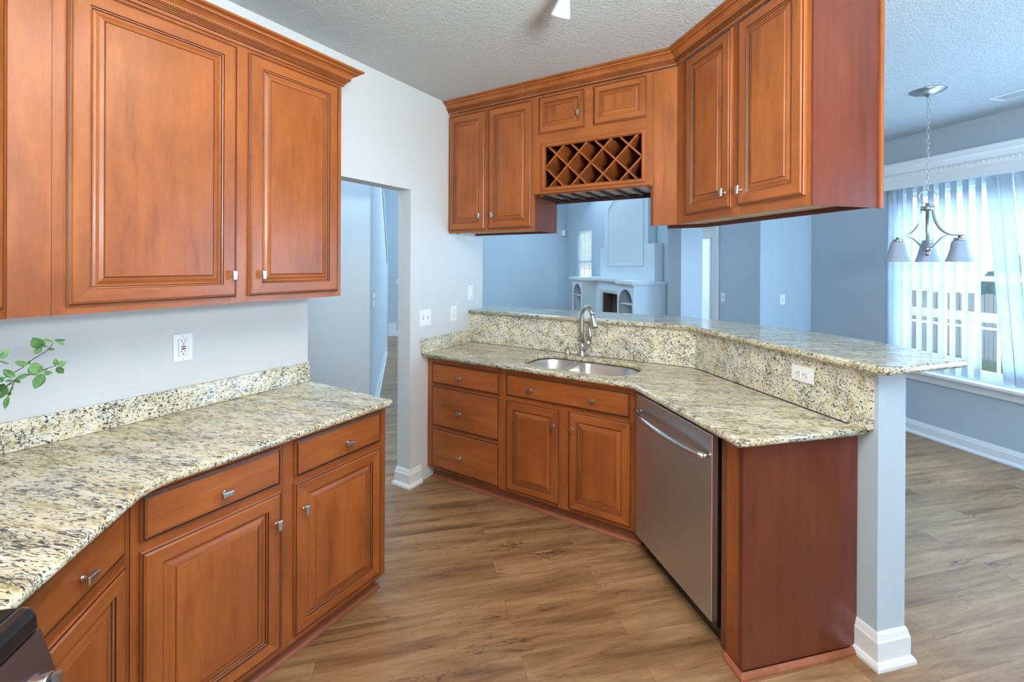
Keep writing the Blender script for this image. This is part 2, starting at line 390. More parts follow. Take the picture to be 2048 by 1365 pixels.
# kitchen and dining ceiling
BK = [(3.153, .06), (4.72, -1.42), uw(2.80, 5.44)]
c_ = MB(); c_.prism([uw(-4.2, .05), uw(.1, .05), (.2, .06), BK[0], BK[1], BK[2], uw(2.80, 6.3), uw(-4.2, 6.3)], ZC, ZC + .06)
struct(c_.build('ceiling_kitchen', CEIL))
b_ = MB(); b_.sweep(BK, [(0, ZC), (.05, ZC), (.05, ZH), (0, ZH)], 0, 1); struct(b_.build('wall_bulkhead', WALLB))
c_ = MB(); c_.prism([(-.5, .1), BK[0], BK[1], uw(2.80, 5.44), uw(9.2, 5.6), uw(9.2, -3.5), uw(.5, -3.5)], ZH, ZH + .06); struct(c_.build('ceiling_living', CEIL))
# dining window wall at w = 6.2 with its opening
def uwbox(mb, u0, u1, w0, w1, z0, z1, m=0): mb.prism([uw(u0, w0), uw(u1, w0), uw(u1, w1), uw(u0, w1)], z0, z1, m); return mb
WU0, WU1, WZ0, WZ1 = -.55, 1.86, .60, 2.28
w_ = MB()
uwbox(w_, WU1, 2.754, 6.2, 6.32, 0, ZC); uwbox(w_, -4.1, WU0, 6.2, 6.32, 0, ZC); uwbox(w_, WU0, WU1, 6.2, 6.32, 0, WZ0); uwbox(w_, WU0, WU1, 6.2, 6.32, WZ1, ZC)
struct(w_.build('wall_window', WALLB))
w_ = MB(); uwbox(w_, 2.754, 2.87, 5.5, 6.32, 0, ZC); struct(w_.build('wall_jog', WALLB))
# living room outside wall at w = 5.5: patio door u 3.52..4.36, window u 7.5..8.31
w_ = MB(); DU0, DU1, LU0, LU1 = 3.50, 4.36, 7.5, 8.31
for a, b, c, d in ((2.87, DU0, 0, ZH), (DU0, DU1, 2.04, ZH), (DU1, LU0, 0, ZH), (LU0, LU1, 0, .9), (LU0, LU1, 2.32, ZH), (LU1, FAR + .1, 0, ZH)):
    uwbox(w_, a, b, 5.5, 5.62, c, d)
struct(w_.build('wall_right', WALLB))
w_ = MB(); uwbox(w_, FAR, FAR + .1, 2.2, 5.5, 0, ZH); uwbox(w_, 8.4, 8.5, -3.4, 2.2, 0, ZH); uwbox(w_, 8.5, FAR, 2.1, 2.2, 0, ZH); struct(w_.build('wall_far', WALLB))
# hall: wall facing the doorway and the sloping stair wall
w_ = MB(); uwbox(w_, 2.672, 2.79, -3.4, 1.28, 0, ZH); struct(w_.build('wall_hall', WALLM))
w_ = MB(); M45 = R(45)
w_.prism([(2.79, 0), (6.56, 0), (6.56, 1.58), (2.79, 3.69)], -1.28, -1.17, 0, 'y'); struct(w_.build('wall_stair', WALLM, rot=M45))
w_ = MB(); w_.box(-.62, -.5, .118, 4.4, 0, ZH); struct(w_.build('wall_hall_end', WALLM))
w_ = MB(); w_.prism([(6.56, -.0), (6.63, 0), (6.63, 1.62), (2.79, 3.77), (2.79, 3.68), (6.56, 1.57)], -1.30, -1.15, 0, 'y')
struct(w_.build('trim_stair_cap', WHITE, rot=M45))
w_ = MB(); w_.prism([(-1.70, 0), (-1.70, .11), (-1.42, .11), (-1.42, .26), (-1.25, .26), (-1.25, 0)], 8.375, 8.399, 0, 'x'); struct(w_.build('trim_stair_skirt', WHITE, rot=M45))
# freestanding corner column of the living room
w_ = MB(); uwbox(w_, 2.37, 2.60, 4.232, 4.472, 0, ZC); struct(w_.build('wall_column', WALLB))
# half wall under the raised bar, with the end post
PB, PF = 3.369, 3.506
ys = 3.016 - PB * 2 ** .5; yb = 3.153 - PF * 2 ** .5
w_ = MB(); w_.prism([(3.016, -.001), (3.016, ys), uw(-.204, PB), uw(-.204, PF), (3.153, yb), (3.153, -.001)], 0, 1.146)
struct(w_.build('wall_bar', WALLB))

# baseboards with a stepped cap and a shoe
def base_prof(h=.125): return [(0, 0), (.027, 0), (.027, .012), (.020, .026), (.014, .028), (.014, h - .035), (.011, h - .028), (.007, h - .010), (.003, h), (0, h)]
def baseboard(name, path, side, h=.125):
    b = MB(); b.sweep(path, base_prof(h), 0, side); return struct(b.build(name, WHITE))
baseboard('baseboard_jamb', [(2.40, -.0), (2.293, 0), (2.293, T), (2.6, T)], 1)
baseboard('baseboard_post', [uw(-.10, PB), uw(-.204, PB), uw(-.204, PF), uw(.5, PF), (3.153, yb), (3.153, -.02)], -1, .135)
baseboard('baseboard_window', [uw(-4.1, 6.2), uw(2.754, 6.2), uw(2.754, 5.5), uw(3.42, 5.5)], 1, .12)
baseboard('baseboard_stair', [uw(2.672, -3.3), uw(2.672, 1.28), uw(6.54, 1.28)], -1, .12) if False else baseboard('baseboard_stair', [uw(6.54, 1.28), uw(2.672, 1.28), uw(2.672, -3.3)], 1, .12)
baseboard('baseboard_far', [uw(FAR, 5.5), uw(FAR, 2.2)], -1, .12)

# ---------------------------------------------------------------- doors, drawers, knobs
DOOR_PROF = [(0, 0, 0), (0, -.011, 0), (.003, -.0145, 0), (.007, -.0155, 1), (.0085, -.0155, 0), (.013, -.0195, 0), (.0515, -.0195, 0),
             (.053, -.0150, 1), (.057, -.0135, 0), (.0595, -.0100, 1), (.0635, -.0095, 0), (.068, -.0105, 0), (.076, -.0145, 0), (.087, -.0165, 0), (.0885, -.0150, 1), (.091, -.0185, 0)]
SMALL_PROF = [(a if a < .04 else a * .80, b, c) for a, b, c in DOOR_PROF]
DRAWER_PROF = [(0, 0, 0), (0, -.011, 0), (.003, -.0145, 0), (.010, -.0165, 1), (.012, -.0160, 0), (.015, -.0195, 0)]
def ring_panel(x0, x1, z0, z1, prof, flat='v'):
    b = MB(); n = len(prof); rings = []
    for ins, y, g in prof:
        rings.append(b.add([(x0 + ins, y, z0 + ins), (x1 - ins, y, z0 + ins), (x1 - ins, y, z1 - ins), (x0 + ins, y, z1 - ins)]))
    for i in range(n - 1):
        A, B = rings[i], rings[i + 1]; g = prof[i + 1][2]
        for k in range(4):
            l = (k + 1) % 4; mat = 2 if g else (1 if k in (0, 2) else 0)
            b.face([A + k, A + l, B + l, B + k], mat)
    L = rings[-1]; b.face([L, L + 1, L + 2, L + 3], 0 if flat == 'v' else 1)
    b.face([rings[0] + 3, rings[0] + 2, rings[0] + 1, rings[0]], 0)
    return b
MATS3 = [W_V, W_H, GLAZE]
def knob(parent, x, z, vert, y=-.0195):
    b = MB(); b.lathe([(.0075, 0), (.0075, .004), (.0045, .006), (.0045, .016)], (x, y, z), 12, 0, (0, -1, 0))
    L, H = (.0195, .0088)
    secs = [(-.016, .82, .62), (-.020, .95, .9), (-.026, 1, 1), (-.0300, .90, .80)]
    rings = []
    for yy, a, c in secs:
        pts = []
        for sx, sz in ((-1, -1), (1, -1), (1, 1), (-1, 1)):
            dl = sx * L * a; dh = sz * H * c * (1.25 if (sx < 0) else .85)
            pts.append((x + dl, y + yy, z + dh) if not vert else (x + dh, y + yy, z - dl))
        rings.append(b.add(pts))
    for A, B in zip(rings, rings[1:]):
        for k in range(4): b.face([A + k, A + (k + 1) % 4, B + (k + 1) % 4, B + k], 0)
    b.face([rings[0] + k for k in range(4)][::-1], 0); b.face([rings[-1] + k for k in range(4)], 0)
    o = b.build('knob', NICK, parent, bevel=.0015); return o
def door(parent, x0, x1, z0, z1, kn=None, prof=DOOR_PROF):
    d = ring_panel(x0, x1, z0, z1, prof).build('door', MATS3, parent)
    if kn: knob(d, kn[0], kn[1], True)
    return d
def drawer(parent, x0, x1, z0, z1, kns):
    d = ring_panel(x0, x1, z0, z1, DRAWER_PROF, 'h').build('drawer', MATS3, parent)
    for k in kns: knob(d, k[0], k[1], False)
    return d
def face_frame(parent, stiles, rails, z0, z1, th=.019, y=0.0):
    """stiles: x ranges over full height; rails: (x0,x1,z0,z1)"""
    b = MB()
    for a, c in stiles: b.box(a, c, y, y + th, z0, z1, 0)
    for a, c, d, e in rails: b.box(a, c, y + .0004, y + th, d, e, 1)
    return b.build('face_frame', [W_V, W_H], parent)
def carcass(parent, x0, x1, y1, z0, z1, mat=W_V, top=True, floor_in=0, y0=.019):
    b = MB(); t = .016
    b.box(x0, x0 + t, y0, y1, z0, z1); b.box(x1 - t, x1, y0, y1, z0, z1)
    b.box(x0 + t, x1 - t, y1 - t, y1, z0, z1); b.box(x0 + t, x1 - t, y0, y1 - t, z0 + floor_in, z0 + floor_in + t, 1)
    if top: b.box(x0 + t, x1 - t, y0, y1 - t, z1 - t, z1, 1)
    return b.build('body', [mat, W_H if not floor_in else TAN], parent)
def toe(parent, x0, x1, y=.055, shoe=True, x0s=None, x1s=None, z1=.09):
    b = MB(); b.box(x0, x1, y, y + .014, .002, z1); t = b.build('toe_kick', TOE, parent)
    if shoe:
        b = MB(); b.prism([(y, 0.001), (y - .019, 0.001), (y - .0175, .008), (y - .012, .015), (y - .004, .019), (y, .020)], x0 if x0s is None else x0s, x1 if x1s is None else x1s, 0, 'x'); b.build('shoe_moulding', SHOE, t)
    return t
ZB = .086; ZT = .883
# left run
FL = (0, -.607, 0)
c = thing('base_cabinet', 'base cabinet with drawer and one door at the left counter end by the doorway', 'cabinet', (1.255, -.607, 0), 0, )
def rel(o): return o.location.x
def shifted(c, dx): return dx - c.location.x
X = lambda v: v - 1.255
carcass(c, X(1.0), X(1.508), .60, ZB, ZT)
face_frame(c, [(X(1.0), X(1.052)), (X(1.455), X(1.508))], [(X(1.052), X(1.455), ZB, .128), (X(1.052), X(1.455), .69, .74), (X(1.052), X(1.455), .855, ZT)], ZB, ZT)
drawer(c, X(1.044), X(1.468), .728, .868, [(X(1.278), .788)])
door(c, X(1.042), X(1.470), .112, .703, (X(1.074), .598))
toe(c, X(1.0), X(1.500), x1s=X(1.512))
c = thing('base_cabinet', 'base cabinet with drawer above wide door, beneath the bend of the left counter', 'cabinet', (.76, -.607, 0))
X = lambda v: v - .76
carcass(c, X(.536), X(.998), .60, ZB, ZT)
face_frame(c, [(X(.536), X(.566)), (X(.975), X(.998))], [(X(.566), X(.975), ZB, .128), (X(.566), X(.975), .69, .74), (X(.566), X(.975), .855, ZT)], ZB, ZT)
drawer(c, X(.557), X(.985), .729, .866, [(X(.784), .786)])
door(c, X(.557), X(.988), .112, .700, (X(.963), .592))
toe(c, X(.54), X(.999))
# diagonal corner base cabinet (local x = u, local y = -w)
wf = .807
c = thing('base_cabinet', 'angled corner base cabinet with drawer and door, directly beside the range', 'cabinet', (wf * S, -wf * S, 0), R(45))
b = MB(); b.prism([(-.582, .02), (-.066, .02), (.41, .47), (.30, .60), (-.582, .60)], ZB, ZT); b.build('body', W_V, c)
face_frame(c, [(-.582, -.54), (-.105, -.052)], [(-.54, -.105, ZB, .128), (-.54, -.105, .69, .745), (-.54, -.105, .855, ZT)], ZB, ZT)
drawer(c, -.552, -.099, .731, .866, [(-.286, .793)])
door(c, -.552, -.096, .112, .702, (-.52, .598))
toe(c, -.582, -.046)

# peninsula run (local x = -Y, local y = +X)
FP = 2.472
c = thing('base_cabinet', 'three drawer base cabinet between the door jamb and the sink cabinet', 'cabinet', (FP, -.33, 0), R(-90))
X = lambda v: v - .33
carcass(c, X(.003), X(.655), .50, ZB, ZT)
face_frame(c, [(X(.003), X(.062)), (X(.622), X(.655))], [(X(.062), X(.622), ZB, .125), (X(.062), X(.622), .378, .402), (X(.062), X(.622), .675, .705), (X(.062), X(.622), .845, ZT)], ZB, ZT)
drawer(c, X(.056), X(.630), .700, .848, [(X(.316), .770)])
drawer(c, X(.056), X(.630), .400, .684, [(X(.318), .527)])
drawer(c, X(.056), X(.630), .102, .384, [(X(.320), .226)])
toe(c, X(.03), X(.656), .045)
c = thing('sink_cabinet', 'two door sink base cabinet with a wide false drawer front below the sink', 'cabinet', (FP, -1.09, 0), R(-90))
X = lambda v: v - 1.09
carcass(c, X(.656), X(1.529), .50, ZB, ZT, top=False)
face_frame(c, [(X(.656), X(.692)), (X(1.052), X(1.128)), (X(1.490), X(1.529))], [(X(.692), X(1.052), ZB, .125), (X(1.128), X(1.49), ZB, .125), (X(.692), X(1.052), .67, ZT), (X(1.128), X(1.49), .67, ZT)], ZB, ZT)
drawer(c, X(.682), X(1.490), .708, .850, [(X(.869), .773), (X(1.279), .775)])
door(c, X(.684), X(1.060), .106, .680, (X(1.028), .580))
door(c, X(1.121), X(1.497), .106, .684, (X(1.150), .582))
toe(c, X(.657), X(1.541), .045)

# dishwasher (local x = -u, local y = w)
wd_ = 2.83
def pen_d(name, label, cat): return thing(name, label, cat, (wd_ * S, -wd_ * S, 0), R(-135))
c = pen_d('dishwasher', 'stainless steel dishwasher with curved bar handle under the angled counter', 'dishwasher')
b = MB(); b.box(-.632, -.030, .006, .52, .06, .855); b.build('tub', BLACK, c)
dm = MB(); dm.box(-.640, -.022, -.028, .005, .098, .862); d = dm.build('door', STEEL, c, bevel=.004)
b = MB(); pts = []
for i in range(25):
    t = i / 24; x = -.618 + .575 * t; bow = math.sin(math.pi * t)
    pts.append((x, -.031 - .016 - .040 * bow ** .6, .772 - .004 * t))
b.tube(pts, [.0135] * 25, 14)
b.tube([(-.612, -.030, .772), (-.612, -.052, .772)], .0105, 10); b.tube([(-.049, -.030, .768), (-.049, -.052, .768)], .0105, 10)
b.build('handle', STEELH, d)
b = MB(); b.box(-.012, .0335, .012, .03, .002, .884); b.build('filler_strip', TOE, c)
b = MB(); b.box(-.630, -.030, .030, .045, .0, .085); b.build('kick_plate', BLACK, c)
c = pen_d('end_panel', 'reddish brown cherry end panel with corner stile closing the angled peninsula', 'cabinet panel')
b = MB(); b.box(.106, .125, -.002, .536, .022, ZT); b.build('panel', PANEL, c)
b = MB(); b.box(.034, .106, 0, .020, .004, ZT); b.build('stile', W_V, c)
b = MB(); b.box(.1065, .128, -.006, -.002, .004, ZT); b.build('edge_strip', PANEL, c)
b = MB(); P = [(0, .001), (.017, .001), (.016, .008), (.011, .015), (.003, .019), (0, .020)]
b.sweep([(.034, -.002), (.128, -.002 - .004), (.128, .53)], P, 0, -1); b.build('shoe_moulding', SHOE, c)

# ---------------------------------------------------------------- worktops
def fillet(poly, radii, seg=6):
    out = []; n = len(poly)
    for i, p in enumerate(poly):
        r = radii.get(i, 0); P = Vector(p)
        if not r: out.append(tuple(P)); continue
        a = (Vector(poly[i - 1]) - P).normalized(); b = (Vector(poly[(i + 1) % n]) - P).normalized()
        ang = a.angle(b); d = r / math.tan(ang / 2)
        A = P + a * d; B = P + b * d; Cc = P + (a + b).normalized() * (r / math.sin(ang / 2))
        v0 = A - Cc; v1 = B - Cc; tot = v0.angle_signed(v1)
        for k in range(seg + 1):
            t = k / seg; aa = -tot * t; out.append((Cc.x + v0.x * math.cos(aa) - v0.y * math.sin(aa), Cc.y + v0.x * math.sin(aa) + v0.y * math.cos(aa)))
    return out
def offset(poly, d):
    n = len(poly); o = []
    for i in range(n):
        p0, p1, p2 = Vector(poly[i - 1]), Vector(poly[i]), Vector(poly[(i + 1) % n])
        d1 = (p1 - p0).normalized(); d2 = (p2 - p1).normalized()
        n1 = Vector((-d1.y, d1.x)); n2 = Vector((-d2.y, d2.x)); m = (n1 + n2).normalized(); m = m / max(.3, m.dot(n1))
        o.append((p1.x + m.x * d, p1.y + m.y * d))
    return o
def ccw(poly):
    a = sum(poly[i][0] * poly[(i + 1) % len(poly)][1] - poly[(i + 1) % len(poly)][0] * poly[i][1] for i in range(len(poly)))
    return poly if a > 0 else poly[::-1]
def slab(outer, holes, z0, z1, r, mat, name, seg=5, parent=None):
    b = MB(); outer = ccw(outer); holes = [ccw(h)[::-1] for h in holes]; h = z1 - z0
    r2 = min(r, h * .5)
    prof = [(r2 * (1 - math.sin(k / seg * math.pi / 2)), z0 + r2 * (1 - math.cos(k / seg * math.pi / 2))) for k in range(seg + 1)]
    prof += [(r * (1 - math.cos(k / seg * math.pi / 2)), z1 - r + r * math.sin(k / seg * math.pi / 2)) for k in range(seg + 1)] if r <= h * .5 else \
            [(r2 * (1 - math.cos(k / seg * math.pi / 2)), z1 - r2 + r2 * math.sin(k / seg * math.pi / 2)) for k in range(seg + 1)]
    tops, bots = [], []
    for loop in [outer] + holes:
        rings = [b.add([(x, y, z) for x, y in offset(loop, o)]) for o, z in prof]; n = len(loop)
        for A, B in zip(rings, rings[1:]):
            for k in range(n): b.face([A + k, A + (k + 1) % n, B + (k + 1) % n, B + k], 0, True)
        tops.append((rings[-1], n)); bots.append((rings[0], n))
    for grp, rev in ((tops, False), (bots, True)):
        idx = [base + k for base, n in grp for k in range(n)]
        loops = [[Vector(b.v[base + k]) for k in range(n)] for base, n in grp]
        for t in tessellate_polygon(loops): b.face([idx[i] for i in t], 0)
    return b.build(name, mat, parent)
# left counter
wl = .862
lc = [(.252, -.004), (1.522, -.004), (1.522, -.648), (wl * 2 ** .5 - .648, -.648), uw(-.584, wl), uw(-.584, .17), ]
lc = fillet(lc, {2: .012, 3: .16})
cl = slab(lc, [], .884, .914, .013, GRAN, 'countertop'); tag(cl, 'long cream speckled granite countertop on the left, bent at the corner next to the range', 'countertop')
b = MB(); b.prism([(.262, -.002), (1.513, -.002), (1.513, -.022), (.262, -.022)], .915, 1.016)
tag(b.build('backsplash', GRANV, bevel=.002), 'low granite backsplash strip standing along the left wall below the outlet', 'backsplash')
# peninsula counter with sink cut-outs
wc = 2.768
pc = [(2.408, -.004), (2.408, 2.408 - wc * 2 ** .5), uw(-.172, wc), uw(-.172, 3.3675), uw(-.10, 3.3675), uw(-.10, 3.336), (2.984, 2.984 - 3.337 * 2 ** .5), (2.984, -.004)]
pc = fillet(pc, {1: .10, 2: .02})
def D_bowl(x0, x1, y0, y1, r, n=8):
    return fillet([(x0, y0), (x1, y0), (x1, y1), (x0, y1)], {0: r[0], 1: r[1], 2: r[2], 3: r[3]}, n)
hole = D_bowl(2.505, 2.900, -1.462, -.735, (.17, .17, .14, .14), 10)
cp = slab(pc, [hole], .884, .914, .013, GRAN, 'countertop'); tag(cp, 'cream granite countertop around the sink with an angled end above the dishwasher', 'countertop')
# splash behind the sink and the bend, up to the bar
def splash_poly(x0, w0, x1, w1, u_end):
    return [(x0, -.002), (x0, x0 - w0 * 2 ** .5), uw(u_end, w0), uw(u_end, w1), (x1, x1 - w1 * 2 ** .5), (x1, -.002)]
b = MB(); b.prism(splash_poly(2.986, 3.339, 3.0155, 3.3685, -.188), .915, 1.146)
tag(b.build('backsplash', GRANV), 'tall granite backsplash behind the sink, folding round the angled bar', 'backsplash')
b = MB(); b.box(2.392, 2.983, -.022, -.002, .915, 1.016)
tag(b.build('backsplash', GRANV, bevel=.002), 'short low granite backsplash under the two switch plates right of the doorway', 'backsplash')
bp = [(2.955, -.004), (2.955, 2.955 - 3.300 * 2 ** .5), uw(-.285, 3.300), uw(-.235, 3.805), uw(.06, 3.868), uw(.50, 3.86), uw(.86, 3.765), uw(1.28, 3.60), (3.44, -1.05), (3.40, -.5), (3.37, -.004)]
bp = fillet(bp, {1: .12, 2: .02, 3: .05, 4: .3, 5: .3, 6: .3, 7: .3, 8: .5})
tag(slab(bp, [], 1.147, 1.1775, .013, GRAN, 'bar_top'), 'raised cream granite bar top on the half wall, bending towards the dining area', 'countertop')

# ---------------------------------------------------------------- sink, faucet, soap dispenser
sk = thing('kitchen_sink', 'undermount stainless steel double bowl sink set in the granite', 'sink', (2.70, -1.10, .884))
def bowl(loop, depth, name):
    b = MB(); n = len(loop); loop = ccw(loop)
    cx = sum(p[0] for p in loop) / n; cy = sum(p[1] for p in loop) / n
    prof = [(.0, 0), (-.004, -.006), (-.010, -depth + .05), (-.018, -depth + .02), (-.040, -depth + .004), (-.09, -depth)]
    rings = [b.add([(x - 2.70, y + 1.10, z) for x, y in offset(loop, -o)]) for o, z in prof]
    for A, B in zip(rings, rings[1:]):
        for k in range(n): b.face([A + k, A + (k + 1) % n, B + (k + 1) % n, B + k], 0, True)
    b.face([rings[-1] + k for k in range(n)], 0)
    o = b.build(name, SINKM, sk)
    so = o.modifiers.new('solid', 'SOLIDIFY'); so.thickness = .0015; so.offset = 1
    d = MB(); d.lathe([(.040, .0), (.040, .003), (.030, .004), (.024, -.002), (.0, -.002)], (cx - 2.70, cy + 1.10, -depth + .001), 20)
    d.build('drain', NICK, o); return o
small = D_bowl(2.515, 2.893, -1.010, -.742, (.06, .06, .13, .13), 8)
large = D_bowl(2.498, 2.893, -1.455, -1.032, (.17, .17, .06, .06), 8)
bowl(small, .17, 'small_bowl'); bowl(large, .20, 'large_bowl')
rim = MB(); outer = offset(ccw(hole), -.022)
# flange around and between the bowls
loops = [outer, ccw(small)[::-1], ccw(large)[::-1]]
vs = []; base = []
for L in loops: vs.append([Vector((x - 2.70, y + 1.10, 0)) for x, y in L])
ix = rim.add([p for L in vs for p in L])
for t in tessellate_polygon(vs): rim.face([ix + i for i in t], 0)
rim.v = [(x, y, -.0012) for x, y, z in rim.v]
rim.build('rim', SINKM, sk)
fc = thing('faucet', 'tall brushed nickel gooseneck faucet with side lever behind the sink', 'faucet', (2.935, -1.005, .9145))
dv = Vector((math.cos(R(-118)), math.sin(R(-118)), 0)); sv = Vector((dv.y, -dv.x, 0)) * -1
def fp(a, h): return dv * a + Vector((0, 0, h))
b = MB(); b.lathe([(.028, 0), (.027, .006), (.021, .03), (.0175, .07), (.015, .10)], (0, 0, 0), 20)
path = [fp(0, .10), fp(-.004, .18), fp(-.004, .25)]; rad = [.0155, .0145, .0145]
for k in range(13):
    a = math.pi * k / 12 * .93; path.append(fp(-.004 + .055 * (1 - math.cos(a)), .283 + .060 * math.sin(a))); rad.append(.0145)
b.tube(path, rad, 14); b.build('body', NICK, fc)
e = path[-1]; dd = (path[-1] - path[-2]).normalized()
b = MB(); b.tube([e + dd * t for t in (0, .004, .03, .075, .088)], [.0155, .0165, .0185, .022, .021], 16); b.tube([e + dd * .0875, e + dd * .090], .016, 14, 1)
b.build('spray_head', [NICK, SLOT], fc)
hd = Vector((math.cos(R(-100)), math.sin(R(-100)), 0))
b = MB(); b.tube([Vector((0, 0, .035)), hd * .022 + Vector((0, 0, .058)), hd * .045 + Vector((0, 0, .092)), hd * .058 + Vector((0, 0, .118))], [.016, .020, .021, .017], 14)
b.tube([hd * .058 + Vector((0, 0, .118)), hd * .066 + Vector((0, 0, .15)), hd * .060 + Vector((0, 0, .185)), hd * .048 + Vector((0, 0, .218))], [.016, .011, .010, .008], 12)
b.build('lever', NICK, fc)
sd = thing('soap_dispenser', 'small brushed nickel soap dispenser left of the faucet', 'soap dispenser', (2.945, -.892, .9145))
b = MB(); b.lathe([(.021, 0), (.020, .006), (.014, .022), (.011, .032), (.011, .036)], n=18); b.build('base', NICK, sd)
b = MB(); b.lathe([(.012, .036), (.014, .044), (.012, .052), (.005, .055)], n=16); b.tube([(0, 0, .047), (-.02, -.012, .050), (-.036, -.022, .046)], [.006, .005, .004], 8); b.build('spout', NICK, sd)

# ---------------------------------------------------------------- wall cabinets, left
c = thing('wall_cabinet', 'wide wall cabinet with two raised panel doors on the left wall above the outlet', 'cabinet', (.95, -.32, 1.39))
X = lambda v: v - .95
Z0 = 1.39
b = MB(); b.box(X(.344), X(1.476), .019, .317, .012, 1.06); b.build('body', [W_Y], c)
face_frame(c, [(X(.3425), X(.434)), (X(.435), X(.48)), (X(.955), X(1.03)), (X(1.435), X(1.476))], [(X(.48), X(.955), 0, .04), (X(1.03), X(1.435), 0, .04), (X(.48), X(.955), 1.02, 1.065), (X(1.03), X(1.435), 1.02, 1.065)], 0, 1.065)
door(c, X(.466), X(.970), .026, 1.035, (X(.948), .114))
door(c, X(1.018), X(1.450), .026, 1.035, (X(1.066), .114))
wu = .468
c = thing('wall_cabinet', 'angled corner wall cabinet cut off by the left picture edge', 'cabinet', (wu * S, -wu * S, 1.39), R(45))
b = MB(); b.prism([(-.60, .019), (.012, .019), (.225, .235), (.205, .295), (-.60, .295)], .012, 1.06); b.build('body', W_Y, c)
face_frame(c, [(-.60, -.56), (-.03, .0150)], [(-.56, -.03, 0, .04), (-.56, -.03, 1.02, 1.065)], 0, 1.065)
door(c, -.585, -.012, .026, 1.035, (-.56, .114))
CP = [(0, 0, 0), (.010, 0, 0), (.0125, .010, 0), (.0165, .012, 1), (.0165, .0155, 0), (.0205, .0165, 1), (.0205, .0200, 0), (.0245, .0210, 1), (.0245, .0245, 0), (.0285, .0255, 1), (.0285, .0325, 0),
      (.0325, .0335, 1), (.0345, .041, 0), (.042, .050, 0), (.054, .0565, 0), (.058, .0575, 1), (.060, .064, 0), (.0665, .0680, 0), (.0685, .069, 1), (.0785, .0725, 0), (.0785, .080, 0), (0, .080, 0)]
def crown_prof(z, k=1.0): return [(a, z + b) for a, b, _ in CP]
CPM = [CP[(j + 1) % len(CP)][2] for j in range(len(CP))]
def rope(path, out, z, rr, side, sp=.0085):
    b = MB(); P = [Vector(p) for p in path]
    n = len(P)
    off = []
    for i in range(n):
        ds = []
        if i > 0: ds.append((P[i] - P[i - 1]).normalized())
        if i < n - 1: ds.append((P[i + 1] - P[i]).normalized())
        ns = [Vector((-d.y, d.x)) * side for d in ds]; mm = sum(ns, Vector((0, 0))).normalized(); mm = mm / mm.dot(ns[0]); off.append(P[i] + mm * out)
    for A, B in zip(off, off[1:]):
        L = (B - A).length; k = int(L / sp); d = (B - A).normalized()
        for j in range(k):
            q = A + (B - A) * ((j + .5) / k)
            c0 = Vector((q.x, q.y, z)); t = Vector((d.x, d.y, 0))
            b.tube([c0 - t * sp * .42 - Vector((0, 0, rr * .5)), c0, c0 + t * sp * .42 + Vector((0, 0, rr * .5))], [rr * .5, rr, rr * .5], 6)
    return b
def mould(name, label, path, z, side, ropeit=True):
    t = thing(name, label, 'crown moulding', (0, 0, 0))
    b = MB(); b.sweep(path, crown_prof(z), 0, side, pm=CPM); b.build('moulding', [W_H, GLAZE], t)
    if ropeit: rope(path, .0318, z + .0300, .0036, side).build('rope_bead', W_H, t)
    return t
cpath = [uw(-.60, wu), (wu * 2 ** .5 - .32, -.32), (1.476, -.32), (1.476, -.002)]
mould('crown_moulding', 'carved crown moulding with rope bead along the top of the left wall cabinets', cpath, 2.440, -1)

# ---------------------------------------------------------------- wall cabinets over the bar
FU = 2.70; BU = .36
c = thing('wall_cabinet', 'tall narrow wall cabinet with two doors beside the switch wall, left of the wine rack', 'cabinet', (FU, -.37, 1.785), R(-90))
X = lambda v: v - .37
H = 2.69 - 1.785
b = MB(); b.box(X(.003), X(.745), .019, BU, .022, H); b.box(X(.729), X(.745), .019, BU, 0, .022); b.box(X(.003), X(.729), BU - .012, BU, 0, .022); b.box(X(.003), X(.03), .10, .106, 0, .022, 1)
b.build('body', [PANEL, TAN], c)
b = MB(); b.box(X(.004), X(.728), .02, BU - .013, .018, .0215); b.build('underside', TAN, c)
face_frame(c, [(X(.003), X(.02)), (X(.335), X(.388)), (X(.725), X(.745))], [(X(.02), X(.335), 0, .035), (X(.388), X(.725), 0, .035), (X(.02), X(.335), H - .035, H), (X(.388), X(.725), H - .035, H)], 0, H)
door(c, X(.012), X(.350), .018, H - .022, (X(.311), .116))
door(c, X(.377), X(.736), .018, H - .022, (X(.421), .118))
# wine cabinet
c = thing('wine_rack_cabinet', 'short wall cabinet with two small doors over a crossed lattice wine rack', 'cabinet', (FU, -1.145, 2.03), R(-90))
X = lambda v: v - 1.145; Z = lambda v: v - 2.03
b = MB(); x0, x1 = X(.7455), X(1.5445); t = .016
b.box(x0, x0 + t, .019, BU, 0, Z(2.69)); b.box(x1 - t, x1, .019, BU, 0, Z(2.69)); b.box(x0 + t, x1 - t, BU - t, BU, 0, Z(2.69)); b.box(x0 + t, x1 - t, .019, BU - t, .006, .022); b.box(x0 + t, x1 - t, .019, BU - t, Z(2.37), Z(2.385)); b.box(x0 + t, x1 - t, .019, BU - t, Z(2.67), Z(2.69))
b.build('body', PANEL, c)
b = MB(); b.box(x0 + t, x1 - t, .02, BU - t, .002, .0055); b.build('underside', MELA, c)
face_frame(c, [(X(.7455), X(.830)), (X(1.477), X(1.5445))], [(X(.83), X(1.477), 0, Z(2.066)), (X(.83), X(1.477), Z(2.337), Z(2.46)), (X(1.09), X(1.2), Z(2.46), Z(2.66)), (X(.83), X(1.477), Z(2.66), Z(2.69))], 0, Z(2.69))
door(c, X(.787), X(1.115), Z(2.428), Z(2.672), (X(1.082), Z(2.517)), SMALL_PROF)
door(c, X(1.176), X(1.507), Z(2.428), Z(2.672), None, SMALL_PROF)
